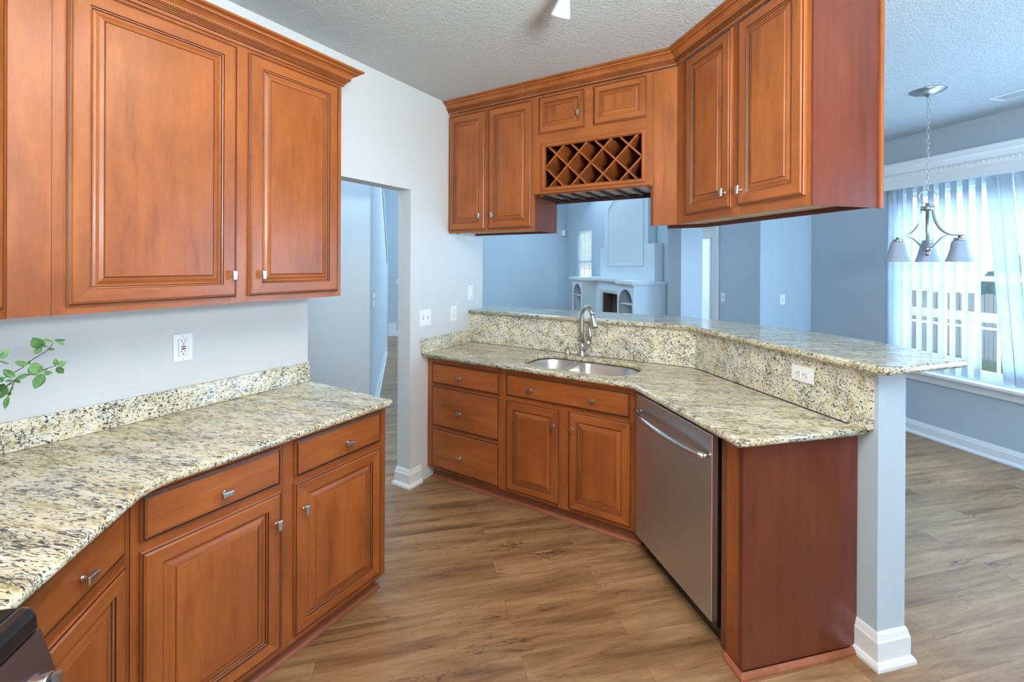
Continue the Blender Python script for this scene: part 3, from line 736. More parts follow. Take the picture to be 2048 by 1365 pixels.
# moulding round the lattice
b = MB(); pr = [(0, 0), (0, -.010), (.004, -.013), (.018, -.013), (.022, -.008), (.026, 0)]
xa, xb, za, zb = X(.806), X(1.500), Z(2.044), Z(2.360)
rg = [b.add([(xa + i, y, za + i), (xb - i, y, za + i), (xb - i, y, zb - i), (xa + i, y, zb - i)]) for i, y in pr]
for A, B in zip(rg, rg[1:]):
    for k in range(4): b.face([A + k, A + (k + 1) % 4, B + (k + 1) % 4, B + k], 1 if k in (0, 2) else 0)
b.build('rack_frame', [W_V, W_H], c)
# lattice of crossed boards, square cut inside the opening
def clipseg(x, z, dx, dz, X0, X1, Z0_, Z1_):
    ts = []
    t0, t1 = -9, 9
    for p, d, lo, hi in ((x, dx, X0, X1), (z, dz, Z0_, Z1_)):
        a, b2 = (lo - p) / d, (hi - p) / d
        if a > b2: a, b2 = b2, a
        t0, t1 = max(t0, a), min(t1, b2)
    return (t0, t1) if t1 - t0 > .03 else None
LX0, LX1, LZ0, LZ1 = X(.831), X(1.476), Z(2.067), Z(2.336)
pit = .1615; b = MB()
for sgn, yoff in ((1, .004), (-1, .0045)):
    for k in range(-4, 9):
        cx0 = LX0 + .0 + pit * k; r = clipseg(cx0, (LZ0 + LZ1) / 2, 1, sgn * 1.0, LX0, LX1, LZ0, LZ1)
        if not r: continue
        zc = (LZ0 + LZ1) / 2; h = .0050
        a = Vector((cx0 + r[0], zc + sgn * r[0])); e = Vector((cx0 + r[1], zc + sgn * r[1])); d = (e - a).normalized(); nn = Vector((-d.y, d.x)) * h
        b.prism([tuple(a - nn), tuple(e - nn), tuple(e + nn), tuple(a + nn)], yoff, .30 + yoff, 0, 'y')
b.build('lattice', W_Y, c)
# stemware rack below the wine cabinet
rk = thing('stemware_rack', 'hanging stemware rack of dark rails under the wine lattice', 'wine glass rack', (FU, -1.145, 2.03), R(-90))
nR = 8
for i in range(nR):
    x = X(.79) + (X(1.505) - X(.79)) * i / (nR - 1)
    b = MB(); b.box(x - .005, x + .005, .031, .335, -.013, .0); b.box(x - .010, x + .010, .031, .335, -.018, -.013)
    b.build('rail', RACKD, rk)
b = MB(); pl = [(X(.762), 0)]
n = nR
pts = [(X(.762), .0)]
for i in range(nR):
    x = X(.79) + (X(1.505) - X(.79)) * i / (nR - 1)
    pts += [(x - .032, 0), (x - .030, -.008), (x - .012, -.010), (x - .011, -.013), (x - .018, -.019), (x + .018, -.019), (x + .011, -.013), (x + .012, -.010), (x + .030, -.008), (x + .032, 0)]
pts.append((X(1.528), 0)); pts.append((X(1.528), .0015)); pts.append((X(.762), .0015))
pp = []
for q in pts:
    if not pp or (abs(pp[-1][0] - q[0]) + abs(pp[-1][1] - q[1])) > 1e-4: pp.append(q)
b.prism(pp, .022, .030, 0, 'y'); b.build('scalloped_front', W_H, rk)
b = MB(); b.box(X(.7465), X(1.5435), .338, .354, -.030, .0); b.build('back_rail', RACKD, rk)
# rope trim outlining the niche
tr = thing('niche_trim', 'thin roped trim framing the niche under the wine rack', 'moulding', (FU, -1.145, 2.03), R(-90))
b = MB(); b.box(X(.7465), X(1.5435), -.006, .012, -.012, -.001, 1); b.box(X(1.5325), X(1.5435), -.006, .012, -.248, -.012, 0); b.build('strip', [W_V, W_H], tr)
b = MB()
for k in range(92):
    z = -.245 + k * .00255 if False else None
for k in range(28):
    z = -.244 + k * .0086; b.tube([(X(1.5365), -.0075, z - .003), (X(1.5395), -.0085, z + .003)], [.0025, .0032], 5)
for k in range(90):
    x = X(.752) + k * .0087; b.tube([(x - .003, -.0075, -.008), (x + .003, -.0085, -.005)], [.0025, .0032], 5)
b.build('rope_bead', GLAZE, tr)
# angled cabinet at the outer end
wq = 3.096; yq = FU - wq * 2 ** .5
def lw(u, w): return (-u, w - wq)                 # local coords of the angled frame
def lxy(x, y): u = (x + y) * S; w = (x - y) * S; return lw(u, w)
c = thing('wall_cabinet', 'large angled wall cabinet with two doors at the outer end above the bar', 'cabinet', (wq * S, -wq * S, 1.785), R(-135))
body = [lxy(FU + .019, -1.546), lxy(FU + .019, yq - .008), lw(-.158, wq + .019), lw(-.158, 3.42), lxy(3.06, 3.06 - 3.42 * 2 ** .5), lxy(3.06, -1.546)]
Hq = 2.69 - 1.785
b = MB(); b.prism(body, .030, Hq); b.build('body', PANEL, c)
b = MB(); ib = offset(ccw(body), .002); b.prism(ib, .0265, .0298); b.build('underside', TAN, c)
b = MB(); ofs = offset(ccw(body), .012)
bo = ccw(body)
for i in range(len(bo)):
    j = (i + 1) % len(bo); mid = ((bo[i][0] + bo[j][0]) / 2, (bo[i][1] + bo[j][1]) / 2)
    if mid[1] > .25 or True:
        if mid[1] > .15: b.prism([bo[i], bo[j], ofs[j], ofs[i]], .004, .0265)
b.build('bottom_lip', PANEL, c)
b = MB(); b.box(.1585, .166, -.002, .332, .0, Hq); lab(b.build('side_panel', PANEL, c), 'dark reddish veneer side panel')
b = MB(); b.box(.1585, .172, .318, .334, -.002, Hq); b.build('corner_strip', W_V, c)
xf = lxy(FU, yq)[0]
fr = face_frame(c, [(xf + .001, xf + .102), (-.275, -.215), (.128, .165)], [(xf + .1, -.275, 0, .05), (-.215, .128, 0, .05), (xf + .1, -.275, Hq - .03, Hq), (-.215, .128, Hq - .03, Hq)], 0, Hq)
b = MB(); p0 = lxy(FU, -1.546); p1 = lxy(FU, yq); p2 = lxy(FU + .0185, yq - .008); p3 = lxy(FU + .0185, -1.546)
b.prism([p0, p1, p2, p3], 0, Hq); b.build('filler_panel', W_V, c)
door(c, -.622, -.268, .043, Hq - .010, (-.298, .117))
door(c, -.222, .136, .043, Hq - .010, (-.190, .113))
mould('crown_moulding', 'crown moulding touching the ceiling along the wine rack and angled cabinets', [(FU, -.002), (FU, yq), uw(-.166, wq), uw(-.166, 3.42)], 2.6955, -1, True)

# ---------------------------------------------------------------- plates
def plate(name, label, cat, loc, rot, kind, horizontal=False, group=None, z=None):
    t = thing(name, label, cat, loc, rot)
    w, h = {'duplex': (.070, .115), 'gfci': (.074, .119), 'toggle1': (.070, .115), 'toggle2': (.116, .116), 'jack': (.062, .115)}[kind]
    if horizontal: w, h = h, w
    b = MB(); b.box(-w / 2, w / 2, -.006, 0, -h / 2, h / 2); b.build('plate', PLATE, t, bevel=.0025)
    def bx(n, x0, x1, z0, z1, y0, y1, m, bev=.0008):
        if horizontal: x0, x1, z0, z1 = z0, z1, -x1, -x0
        q = MB(); q.box(x0, x1, y0, y1, z0, z1); return q.build(n, m, t, bevel=bev)
    def slots(cz):
        for x in (-.0065, .0065): bx('slot', x - .0011, x + .0011, cz + .001, cz + .009, -.0092, -.008, SLOT, 0)
        q = MB(); p = (0, -.0085, cz - .007) if not horizontal else (cz - .007, -.0085, 0); q.lathe([(.0026, -.0005), (.0026, .0008)], p, 10, 0, (0, -1, 0)); q.build('slot', SLOT, t)
    if kind == 'duplex':
        for cz in (-.0195, .0195):
            bx('receptacle', -.017, .017, cz - .014, cz + .014, -.0082, -.005, PLATE, .004); slots(cz)
        q = MB(); q.lathe([(.003, 0), (.002, .001)], (0, -.006, 0), 10, 0, (0, -1, 0)); q.build('screw', NICK, t)
    if kind == 'gfci':
        bx('outline', -.0185, .0185, -.0365, .0365, -.0066, -.0055, SLOT, 0); bx('receptacle', -.0178, .0178, -.0358, .0358, -.0082, -.005, PLATE)
        slots(.022); slots(-.022)
        bx('reset_button', -.008, .008, .001, .0065, -.0098, -.008, REDB); bx('test_button', -.008, .008, -.0085, -.003, -.0098, -.008, BLKB)
        for zz in (-.048, .048):
            q = MB(); q.lathe([(.0028, 0), (.002, .001)], (0, -.006, zz), 10, 0, (0, -1, 0)); q.build('screw', NICK, t)
    if kind.startswith('toggle'):
        for x in ((0,) if kind == 'toggle1' else (-.023, .023)):
            bx('surround', x - .0052, x + .0052, -.012, .012, -.0068, -.0058, SLOT, 0)
            q = MB(); q.prism([(-.006, -.008), (-.006, .008), (-.017, .012), (-.016, .004)], x - .0042, x + .0042, 0, 'x'); q.build('toggle', PLATE, t)
            for zz in (-.03, .03):
                q = MB(); q.lathe([(.0026, 0), (.002, .001)], (x, -.006, zz), 8, 0, (0, -1, 0)); q.build('screw', NICK, t)
    if kind == 'jack':
        bx('button', -.0055, .0055, -.009, .009, -.0095, -.005, PLATE)
        for zz in (-.042, .042):
            q = MB(); q.lathe([(.0032, 0), (.002, .001)], (0, -.006, zz), 10, 0, (0, -1, 0)); q.build('screw', BLKB, t)
    return t
plate('outlet', 'white ground-fault outlet with red and black buttons on the left wall above the counter', 'outlet', (.917, 0, 1.187), 0, 'gfci')
plate('light_switch', 'white double toggle switch plate just right of the doorway', 'light switch', (2.443, 0, 1.165), 0, 'toggle2')
plate('outlet', 'white upright duplex outlet right of the double switch plate', 'outlet', (2.760, 0, 1.165), 0, 'duplex')
plate('wall_plate', 'white narrow wall plate beside the wall end, highest of the plates right of the doorway', 'wall plate', (2.978, 0, 1.318), 0, 'jack')
plate('outlet', 'white sideways duplex outlet set in the granite splash under the bar', 'outlet', U3(.108, 3.339, 1.062), R(-135), 'duplex', True)
plate('light_switch', 'single toggle switch plate on the wall beside the dining corner', 'light switch', U3(2.754, 5.80, 1.16), R(-45), 'toggle1')
plate('light_switch', 'single toggle switch plate on the wall right of the patio door', 'light switch', U3(3.36, 5.5, 1.145), R(-135), 'toggle1')
plate('outlet', 'tiny duplex outlet low on the sloping stair wall seen through the doorway', 'outlet', U3(4.2, 1.28, .52), R(45), 'duplex')
plate('light_switch', 'small toggle switch on the far hall wall behind the door jamb', 'light switch', U3(8.4, 1.46, 1.16), R(-45), 'toggle1')
t = thing('thermostat', 'small white thermostat on the stair wall seen through the doorway', 'thermostat', U3(3.05, 1.28, 1.20), R(45))
b = MB(); b.box(-.06, .06, -.02, 0, -.075, -.01); b.box(-.045, .045, -.022, 0, .01, .06); b.build('housing', PLATE, t, bevel=.004)
t = thing('motion_sensor', 'small round white sensor in the far living room corner', 'sensor', U3(FAR - .01, 5.42, 2.33), R(-45))
b = MB(); b.prism([(-.06, 0), (.06, 0), (.05, -.035), (.02, -.05), (-.02, -.05), (-.05, -.035)], -.08, .06); b.build('housing', PLATE, t, bevel=.006)

# ---------------------------------------------------------------- range in the bottom left corner
t = thing('range', 'black and stainless steel range corner at the bottom left of the picture', 'stove', U3(-.965, .80, 0), R(45))
b = MB(); b.box(-.375, .375, -.10, .60, .06, .905); b.build('body', BLACK, t)
b = MB(); b.box(-.379, .379, -.108, .61, .905, .935)
b.prism([(-.108, .935), (-.126, .931), (-.136, .918), (-.139, .890), (-.10, .890), (-.10, .905)], -.379, .379, 0, 'x')
b.build('cooktop', BLACK, t, bevel=.006)
b = MB()
for x in (-.20, .17):
    for y in (.10, .40):
        b.lathe([(.055, 0), (.055, .008), (.03, .014), (.0, .014)], (x, y, .936), 20)
b.build('burner', BLACK, t)
b = MB()
for x0, x1 in ((-.33, -.02), (.02, .33)):
    for y in (-.02, .25, .52): b.tube([(x0, y, .962), (x1, y, .962)], .006, 8)
    for x in (x0, (x0 + x1) / 2, x1): b.tube([(x, -.02, .962), (x, .52, .962)], .006, 8)
    for x in (x0, x1):
        for y in (-.02, .52): b.tube([(x, y, .936), (x, y, .962)], .006, 8)
b.build('grate', BLACK, t)
b = MB(); b.prism([(-.139, .889), (-.10, .889), (-.10, .775), (-.168, .775), (-.170, .785)], -.379, .379, 0, 'x'); cpn = b.build('control_panel', STEELD, t)
kd = Vector((0, -.96, .28)).normalized()
for x in (-.33, -.235, 0, .235, .332):
    b = MB(); b.lathe([(.024, 0), (.024, .006), (.019, .010), (.019, .028), (.017, .032)], (x, -.157, .812), 24, 0, kd); b.box(x - .004, x + .004, -.200, -.188, .808, .838) ; b.build('knob', STEELH, cpn)
b = MB(); b.box(-.372, .372, -.135, -.101, .18, .760); dr = b.build('oven_door', BLACK, t, bevel=.004)
b = MB(); b.tube([(-.33, -.185, .715), (.33, -.185, .715)], .012, 12)
for x in (-.30, .30): b.tube([(x, -.134, .715), (x, -.185, .715)], .009, 8)
b.build('handle', STEELH, dr)
b = MB(); b.box(-.372, .372, -.13, -.101, .02, .165); b.build('drawer', STEEL, t, bevel=.003)

# ---------------------------------------------------------------- plant
C0 = Vector((0, -2.2353, 1.5557))
def unp(px, py, yp):                                  # a point on a vertical plane y = yp, used to lay out the sprigs
    d = Fv + R2 * ((px - CX) / F_PX) - U2 * ((py - CY) / F_PX); t = (yp - C0.y) / d.y; return C0 + d * t
t = thing('potted_plant', 'leafy green sprigs reaching in from the left over the counter', 'plant', (.135, -.42, .9145))
bx_ = Vector((.135, -.42, .9145))
b = MB(); b.lathe([(.045, 0), (.05, .01), (.062, .10), (.066, .12), (.058, .12), (.05, .10), (.0, .10)], n=24); b.build('pot', POTM, t)
YP = -.40
def q(x, y, dy=0): return unp(x / 4.55, 660 + y / 4.55, YP + dy) - bx_
st = [[q(275, 285), q(205, 345), q(45, 435), q(-120, 520), (.03, 0, .20), (0, 0, .10)], [q(485, 120), q(435, 185), q(275, 285)],
      [q(520, 325, -.02), q(490, 330, -.02), q(380, 370, -.02), q(270, 410, -.02), q(140, 450, -.01), q(60, 515), q(-100, 600), (.02, -.01, .18), (0, 0, .10)],
      [q(140, 450, -.01), q(75, 600, -.01)], [q(-60, 200), q(-160, 420), (.01, .02, .22), (0, 0, .10)]]
b = MB()
for s_ in st: b.tube(s_, .0012, 6)
b.build('stem', STEM, t)
LV = [(385, 160, 300, 75, .8), (380, 165, 310, 220, .7), (380, 150, 440, 148, .4), (430, 165, 500, 185, .5), (485, 110, 395, 85, .35), (490, 98, 598, 95, .35), (520, 108, 585, 135, .45),
      (255, 320, 135, 290, .55), (262, 312, 270, 285, .5), (275, 320, 362, 312, .5), (300, 410, 320, 300, .7), (385, 380, 262, 345, 1.0), (385, 400, 318, 540, .62), (388, 378, 438, 352, .5), (392, 398, 484, 392, .6),
      (505, 322, 508, 262, .6), (525, 328, 610, 285, .75), (522, 335, 575, 402, .65), (138, 432, 25, 362, .55), (140, 448, 272, 400, .42), (135, 455, 186, 480, .6), (45, 468, 130, 458, .45), (-30, 440, 35, 470, 1.0),
      (30, 488, -8, 632, .7), (60, 495, 122, 492, .3), (75, 602, 40, 725, .35), (75, 600, 100, 562, .6), (98, 560, 122, 515, .35), (-10, 272, 85, 172, .45), (-10, 282, 90, 315, .22), (-70, 560, 20, 610, .7)]
for i, (x0, y0, x1, y1, wd2) in enumerate(LV):
    dy = random.uniform(-.012, .012) - (.02 if y0 > 290 and x0 > 130 else 0)
    a = q(x0, y0, dy); e = q(x1, y1, dy + random.uniform(-.012, .008)); d = e - a; L = d.length; d.normalize()
    nrm = Vector((random.uniform(-.25, .25) - .4, -1, random.uniform(-.3, .4))); sd_ = d.cross(nrm).normalized(); up = sd_.cross(d).normalized()
    b = MB(); NN = 8; rows = []
    for k in range(NN + 1):
        s_ = k / NN; wd3 = L * wd2 * .5 * (math.sin(math.pi * s_ ** .85) ** .8) if 0 < s_ < 1 else 0
        c0 = a + d * (L * s_) - up * (.10 * L * s_ * s_)
        rows.append(b.add([c0 + sd_ * wd3 + up * wd3 * .25, c0 + sd_ * wd3 * .5 + up * wd3 * .06, c0, c0 - sd_ * wd3 * .5 + up * wd3 * .06, c0 - sd_ * wd3 + up * wd3 * .25]))
    for A, B in zip(rows, rows[1:]):
        for j in range(4): b.face([A + j, A + j + 1, B + j + 1, B + j], 0, True)
    o = b.build('leaf', LEAF, t); so = o.modifiers.new('solid', 'SOLIDIFY'); so.thickness = .0005

# ---------------------------------------------------------------- ceiling things
t = thing('spot_light', 'white cone shaped track spotlight hanging from the kitchen ceiling', 'lamp', (1.818, -1.428, 2.777))
b = MB(); b.box(-.30, .30, -.02, .02, -.022, 0); b.build('track', WHITE, t, rot=R(-50))
b = MB(); b.tube([(-.005, .006, -.02), (-.072, -.004, -.055)], .008, 10); b.build('arm', WHITE, t)
ax = Vector((-.31, -.44, .85)).normalized()
b = MB(); o_ = Vector((-.035, .05, -.150)); b.lathe([(.045, .0), (.044, .006), (.040, .022), (.030, .052), (.023, .078), (.022, .112), (.012, .120)], o_, 28, 0, ax)
b.lathe([(.041, -.001), (.0, -.001)], o_, 28, 0, ax, closed=True); b.build('lamp_head', LAMPW, t)
pt = U3(4.2, 5.1, 0)
PX, PY = 4.207, -3.044
ch = thing('chandelier', 'brushed nickel three light chandelier hanging on a chain in the dining area', 'chandelier', (PX, PY, ZC))
b = MB(); b.lathe([(.0, 0), (.095, 0), (.098, -.006), (.085, -.014), (.045, -.026), (.018, -.036), (.012, -.046), (.0, -.048)][::-1], n=32); b.build('canopy', NICK, ch)
b = MB(); z = -.050; i = 0
while z > -.665:
    Lk = .042; r_ = .0024
    pts = []
    for k in range(14):
        a = 2 * math.pi * k / 14; px_, pz_ = .0085 * math.cos(a), (Lk / 2) * math.sin(a)
        pts.append((px_, 0, z - Lk / 2 + pz_) if i % 2 else (0, px_, z - Lk / 2 + pz_))
    b.tube(pts, r_ * .8, 6, closed=True); z -= Lk - .0065; i += 1
b.build('chain', NICK, ch)
def zc(v): return v - ZC
lat = Vector((math.cos(R(-100.9)), math.sin(R(-100.9)), 0))
b = MB(); b.tube([lat * (.047 * math.cos(2 * math.pi * k / 28)) + Vector((0, 0, zc(2.037) + .047 * math.sin(2 * math.pi * k / 28))) for k in range(28)], .0035, 8, closed=True); b.build('loop', NICK, ch)
b = MB(); b.lathe([(.012, zc(1.625)), (.014, zc(1.645)), (.012, zc(1.655)), (.027, zc(1.660)), (.027, zc(1.685)), (.011, zc(1.69)), (.011, zc(1.935)), (.038, zc(1.940)), (.039, zc(1.968)), (.012, zc(1.972)), (.012, zc(1.99))], n=24); b.build('column', NICK, ch)
for k in range(3):
    a0 = math.atan2(lat.y, lat.x) + R(-30) + k * 2 * math.pi / 3; dr_ = Vector((math.cos(a0), math.sin(a0), 0)); tn = Vector((-dr_.y, dr_.x, 0))
    def strap(pl, wdt=.011, th=.0035):
        b = MB(); P = [dr_ * (r * .76) + Vector((0, 0, zc(z_))) for r, z_ in pl]; rings = []
        for i, p_ in enumerate(P):
            tt = (P[min(i + 1, len(P) - 1)] - P[max(i - 1, 0)]).normalized(); nr = tt.cross(tn).normalized()
            rings.append(b.add([p_ + tn * wdt + nr * th, p_ - tn * wdt + nr * th, p_ - tn * wdt - nr * th, p_ + tn * wdt - nr * th]))
        for A, B in zip(rings, rings[1:]):
            for j in range(4): b.face([A + j, A + (j + 1) % 4, B + (j + 1) % 4, B + j])
        b.face([rings[0] + j for j in range(4)]); b.face([rings[-1] + j for j in range(4)]); return b
    up_ = [(.042 + .006 * t_ + .170 * t_ ** 2.1 if t_ < 1 else .218, 1.945 - .185 * math.sin(t_ * math.pi / 2) ** 1.15) for t_ in [i / 10 for i in range(11)]] + [(.24, 1.757), (.275, 1.757)]
    strap(up_).build('upper_arm', NICK, ch)
    lo = [(.028 + .125 * math.sin(t_ * math.pi / 2) ** 1.3, 1.672 + .082 * (1 - math.cos(t_ * math.pi / 2))) if False else (.028 + .13 * t_, 1.672 + .088 * math.sin(t_ * math.pi / 2) ** 1.1) for t_ in [i / 10 for i in range(11)]]
    strap(lo, .009, .003).build('lower_arm', NICK, ch)
    P0 = dr_ * .180
    b = MB(); b.lathe([(.009, zc(1.756)), (.009, zc(1.742)), (.031, zc(1.740)), (.031, zc(1.722)), (.018, zc(1.718))][::-1], (P0.x, P0.y, 0), 20); b.build('socket', NICK, ch)
    b = MB(); prof = [(r_ * .78, z_) for r_, z_ in [(.043, zc(1.722)), (.050, zc(1.705)), (.058, zc(1.665)), (.069, zc(1.625)), (.084, zc(1.590)), (.086, zc(1.583)), (.082, zc(1.584)), (.066, zc(1.622)), (.055, zc(1.665)), (.046, zc(1.705)), (.040, zc(1.718)), (.02, zc(1.7185))]]
    b.lathe(prof, (P0.x, P0.y, 0), 32, square=4, closed=True); b.build('lamp_shade', SHADE, ch)
t = thing('ceiling_vent', 'white louvred vent in the dining ceiling above the window', 'vent', U3(.66, 5.80, ZC), R(45))
b = MB(); b.box(-.18, .18, -.085, .085, -.006, 0); b.build('frame', WHITE, t, bevel=.002)
b = MB()
for k in range(7):
    y = -.054 + k * .018; b.prism([(y - .006, -.0065), (y + .004, -.012), (y + .006, -.011), (y - .004, -.0062)], -.15, .15, 0, 'x')
b.build('slats', MELA, t)

# ---------------------------------------------------------------- dining window, blinds
t = struct(bpy.data.objects.new('window_1', None)); COL.objects.link(t); t.rotation_euler = (0, 0, R(-135)); t.location = U3(0, 6.2, 0)
# local x = -u, local y = w - 6.2
def fr_(mb, x0, x1, z0, z1, y0, y1, k):
    mb.box(x0, x0 + k, y0, y1, z0, z1); mb.box(x1 - k, x1, y0, y1, z0, z1); mb.box(x0 + k, x1 - k, y0, y1, z0, z0 + k); mb.box(x0 + k, x1 - k, y0, y1, z1 - k, z1)
xm = -(WU0 + WU1) / 2
b = MB(); fr_(b, -WU1, -WU0, WZ0, WZ1, .03, .10, .045); b.box(xm - .045, xm + .045, .031, .099, WZ0 + .045, WZ1 - .045); b.build('window_frame', WHITE, t)
for a, e in ((-WU1 + .045, xm - .045), (xm + .045, -WU0 - .045)):
    b = MB(); fr_(b, a, e, WZ0 + .045, 1.47, .045, .075, .04); fr_(b, a, e, 1.43, WZ1 - .045, .07, .095, .04)
    for k in (1, 2): xx = a + (e - a) * k / 3; b.box(xx - .008, xx + .008, .052, .066, WZ0 + .085, 1.43); b.box(xx - .008, xx + .008, .076, .09, 1.47, WZ1 - .085)
    for zz in (1.04,): b.box(a + .04, e - .04, .052, .066, zz - .008, zz + .008)
    for zz in (1.85,): b.box(a + .04, e - .04, .076, .09, zz - .008, zz + .008)
    b.build('sash', WHITE, t)
    b = MB(); b.box(a + .03, e - .03, .058, .061, WZ0 + .08, 1.44); b.box(a + .03, e - .03, .081, .084, 1.46, WZ1 - .08); b.build('pane', GLASS, t)
b = MB(); b.box(-WU1 - .10, -WU0 + .1, -.075, .03, .572, .598); b.box(-WU1 - .07, -WU0 + .07, -.022, -.001, .500, .572); b.box(-WU1 - .07, -WU0 + .07, -.03, -.001, .557, .572)
struct(b.build('window_sill', WHITE, t, bevel=.004))
vt = thing('window_valance', 'white crown cornice board with dentil beading above the dining window', 'valance', U3(0, 6.2, 0), R(-135))
xl, xr = -2.03, 1.2
b = MB(); b.sweep([(xl + .0, -.001), (xl, -.10), (xr, -.10), (xr, -.001)], [(0, 2.355), (.008, 2.355), (.010, 2.375), (.018, 2.380), (.018, 2.405), (.03, 2.415), (.045, 2.445), (.065, 2.460), (.067, 2.485), (.08, 2.49), (.08, 2.505), (0, 2.505)], 0, -1)
b.box(xl, xr, -.10, -.085, 2.36, 2.50); b.build('cornice', WHITE, vt)
b = MB()
for k in range(88):
    x = xl - .01 + k * .0365; b.box(x, x + .021, -.128, -.1175, 2.384, 2.402)
tag_ = b.build('dentil_beads', WHITE, vt)
b = MB(); b.box(xl + .03, xr - .02, -.099, -.085, 2.275, 2.3585); b.build('valance_board', WHITE, vt)
# vertical blind slats: each one a thing
def slat_mb(wdt=.089, z0=.625, z1=2.287):
    b = MB(); n = 6; rows = []
    for z in (z0, z0 + .5, 1.6, z1):
        rows.append(b.add([((k / n - .5) * wdt, .010 * (1 - (2 * k / n - 1) ** 2), z) for k in range(n + 1)]))
    for A, B in zip(rows, rows[1:]):
        for k in range(n): b.face([A + k, A + k + 1, B + k + 1, B + k], 0, True)
    return b
vb = thing('vertical_blind', 'white vertical blind over the dining window, its right slats hanging askew', 'blind', U3(0, 6.145, 0), R(-135))
base_slat = None
def add_slat(u, ang, lean=0, dy=0):
    global base_slat
    if base_slat is None:
        o = slat_mb().build('slat', BLIND, vb); base_slat = o
        so = o.modifiers.new('solid', 'SOLIDIFY'); so.thickness = .001
    else: o = base_slat.copy(); COL.objects.link(o); o.parent = vb
    o.matrix_basis = Matrix.Translation((-u, dy, 2.27)) @ Matrix.Rotation(lean, 4, 'Y') @ Matrix.Rotation(ang, 4, 'Z') @ Matrix.Translation((0, 0, -2.27))
for k in range(9): add_slat(1.832 - k * .086, R(-24 - k * 1.5))
for k in range(15): add_slat(1.06 - k * .090, R(-12 + (k % 3) * 7), -.075 + .006 * (k % 4), -.012 * (k % 2))
rail = MB(); rail.box(-1.87, .5, -.02, .02, 2.290, 2.330); rail.build('head_rail', WHITE, vb)

# ---------------------------------------------------------------- living room: patio door, window, fireplace wall
t = struct(bpy.data.objects.new('door_1', None)); COL.objects.link(t); t.rotation_euler = (0, 0, R(-135)); t.location = U3(0, 5.5, 0)
b = MB(); b.box(-DU1, -DU0 - .0, -.002, .11, 2.03, 2.038); b.box(-DU0 - .03, -DU0, 0, .11, 0, 2.03); b.box(-DU1, -DU1 + .03, 0, .11, 0, 2.03); b.build('door_frame', WHITE, t)
b = MB(); fr_(b, -DU1 + .032, -DU0 - .032, .01, 2.02, .03, .07, .105); fr_(b, -DU1 + .125, -DU0 - .125, .10, 1.93, .02, .05, .03)
b.box(-DU1 + .12, -DU0 - .12, .03, .07, .10, .26); dslab = b.build('door_slab', WHITE, t)
b = MB(); b.box(-DU1 + .13, -DU0 - .13, .052, .056, .25, 1.92); b.build('pane', GLASS, dslab)
b = MB()
for k in range(66):
    zz = .28 + k * .0245; q0 = b.add([(-DU1 + .15, .028, zz), (-DU0 - .15, .028, zz), (-DU0 - .15, .040, zz + .021), (-DU1 + .15, .040, zz + .021)]); b.face([q0, q0 + 1, q0 + 2, q0 + 3])
b.build('mini_blind', SLATM, dslab)
b = MB()
pc_ = [(-.001, 0), (-.018, 0), (-.02, .012), (-.014, .05), (-.018, .065), (-.001, .07)]
b.prism([(-DU0 - .002, 0), (-DU0 + .065, 0), (-DU0 + .065, 2.11), (-DU1 - .065, 2.11), (-DU1 - .065, 0), (-DU1 + .002, 0), (-DU1 + .002, 2.036), (-DU0 - .002, 2.036)], -.018, -.001, 0, 'y'); b.build('casing', WHITE, t, bevel=.004)
t = struct(bpy.data.objects.new('window_2', None)); COL.objects.link(t); t.rotation_euler = (0, 0, R(-135)); t.location = U3(0, 5.5, 0)
b = MB(); fr_(b, -LU1, -LU0, .9, 2.32, .04, .10, .04); b.box(-LU1 + .04, -LU0 - .04, .05, .09, 1.59, 1.63)
for k in (1, 2): xx = -LU1 + (LU1 - LU0) * k / 3; b.box(xx - .008, xx + .008, .06, .08, .94, 2.28)
b.build('window_frame', WHITE, t)
b = MB(); b.box(-LU1 + .03, -LU0 - .03, .068, .071, .93, 2.29); b.build('pane', GLASS, t)
bl = thing('window_blind', 'white horizontal slat blind on the small window beside the chimney breast', 'blind', U3(0, 5.5, 0), R(-135))
b = MB(); b.box(-LU1 + .02, -LU0 - .02, .005, .05, 2.26, 2.315); b.build('head_rail', WHITE, bl)
b = MB()
for k in range(19):
    zz = 1.50 + k * .040; q0 = b.add([(-LU1 + .025, .010, zz), (-LU0 - .025, .010, zz), (-LU0 - .025, .034, zz + .030), (-LU1 + .025, .034, zz + .030)]); b.face([q0, q0 + 1, q0 + 2, q0 + 3])
b.box(-LU1 + .025, -LU0 - .025, .012, .04, 1.455, 1.475); b.build('slats', SLATM, bl)
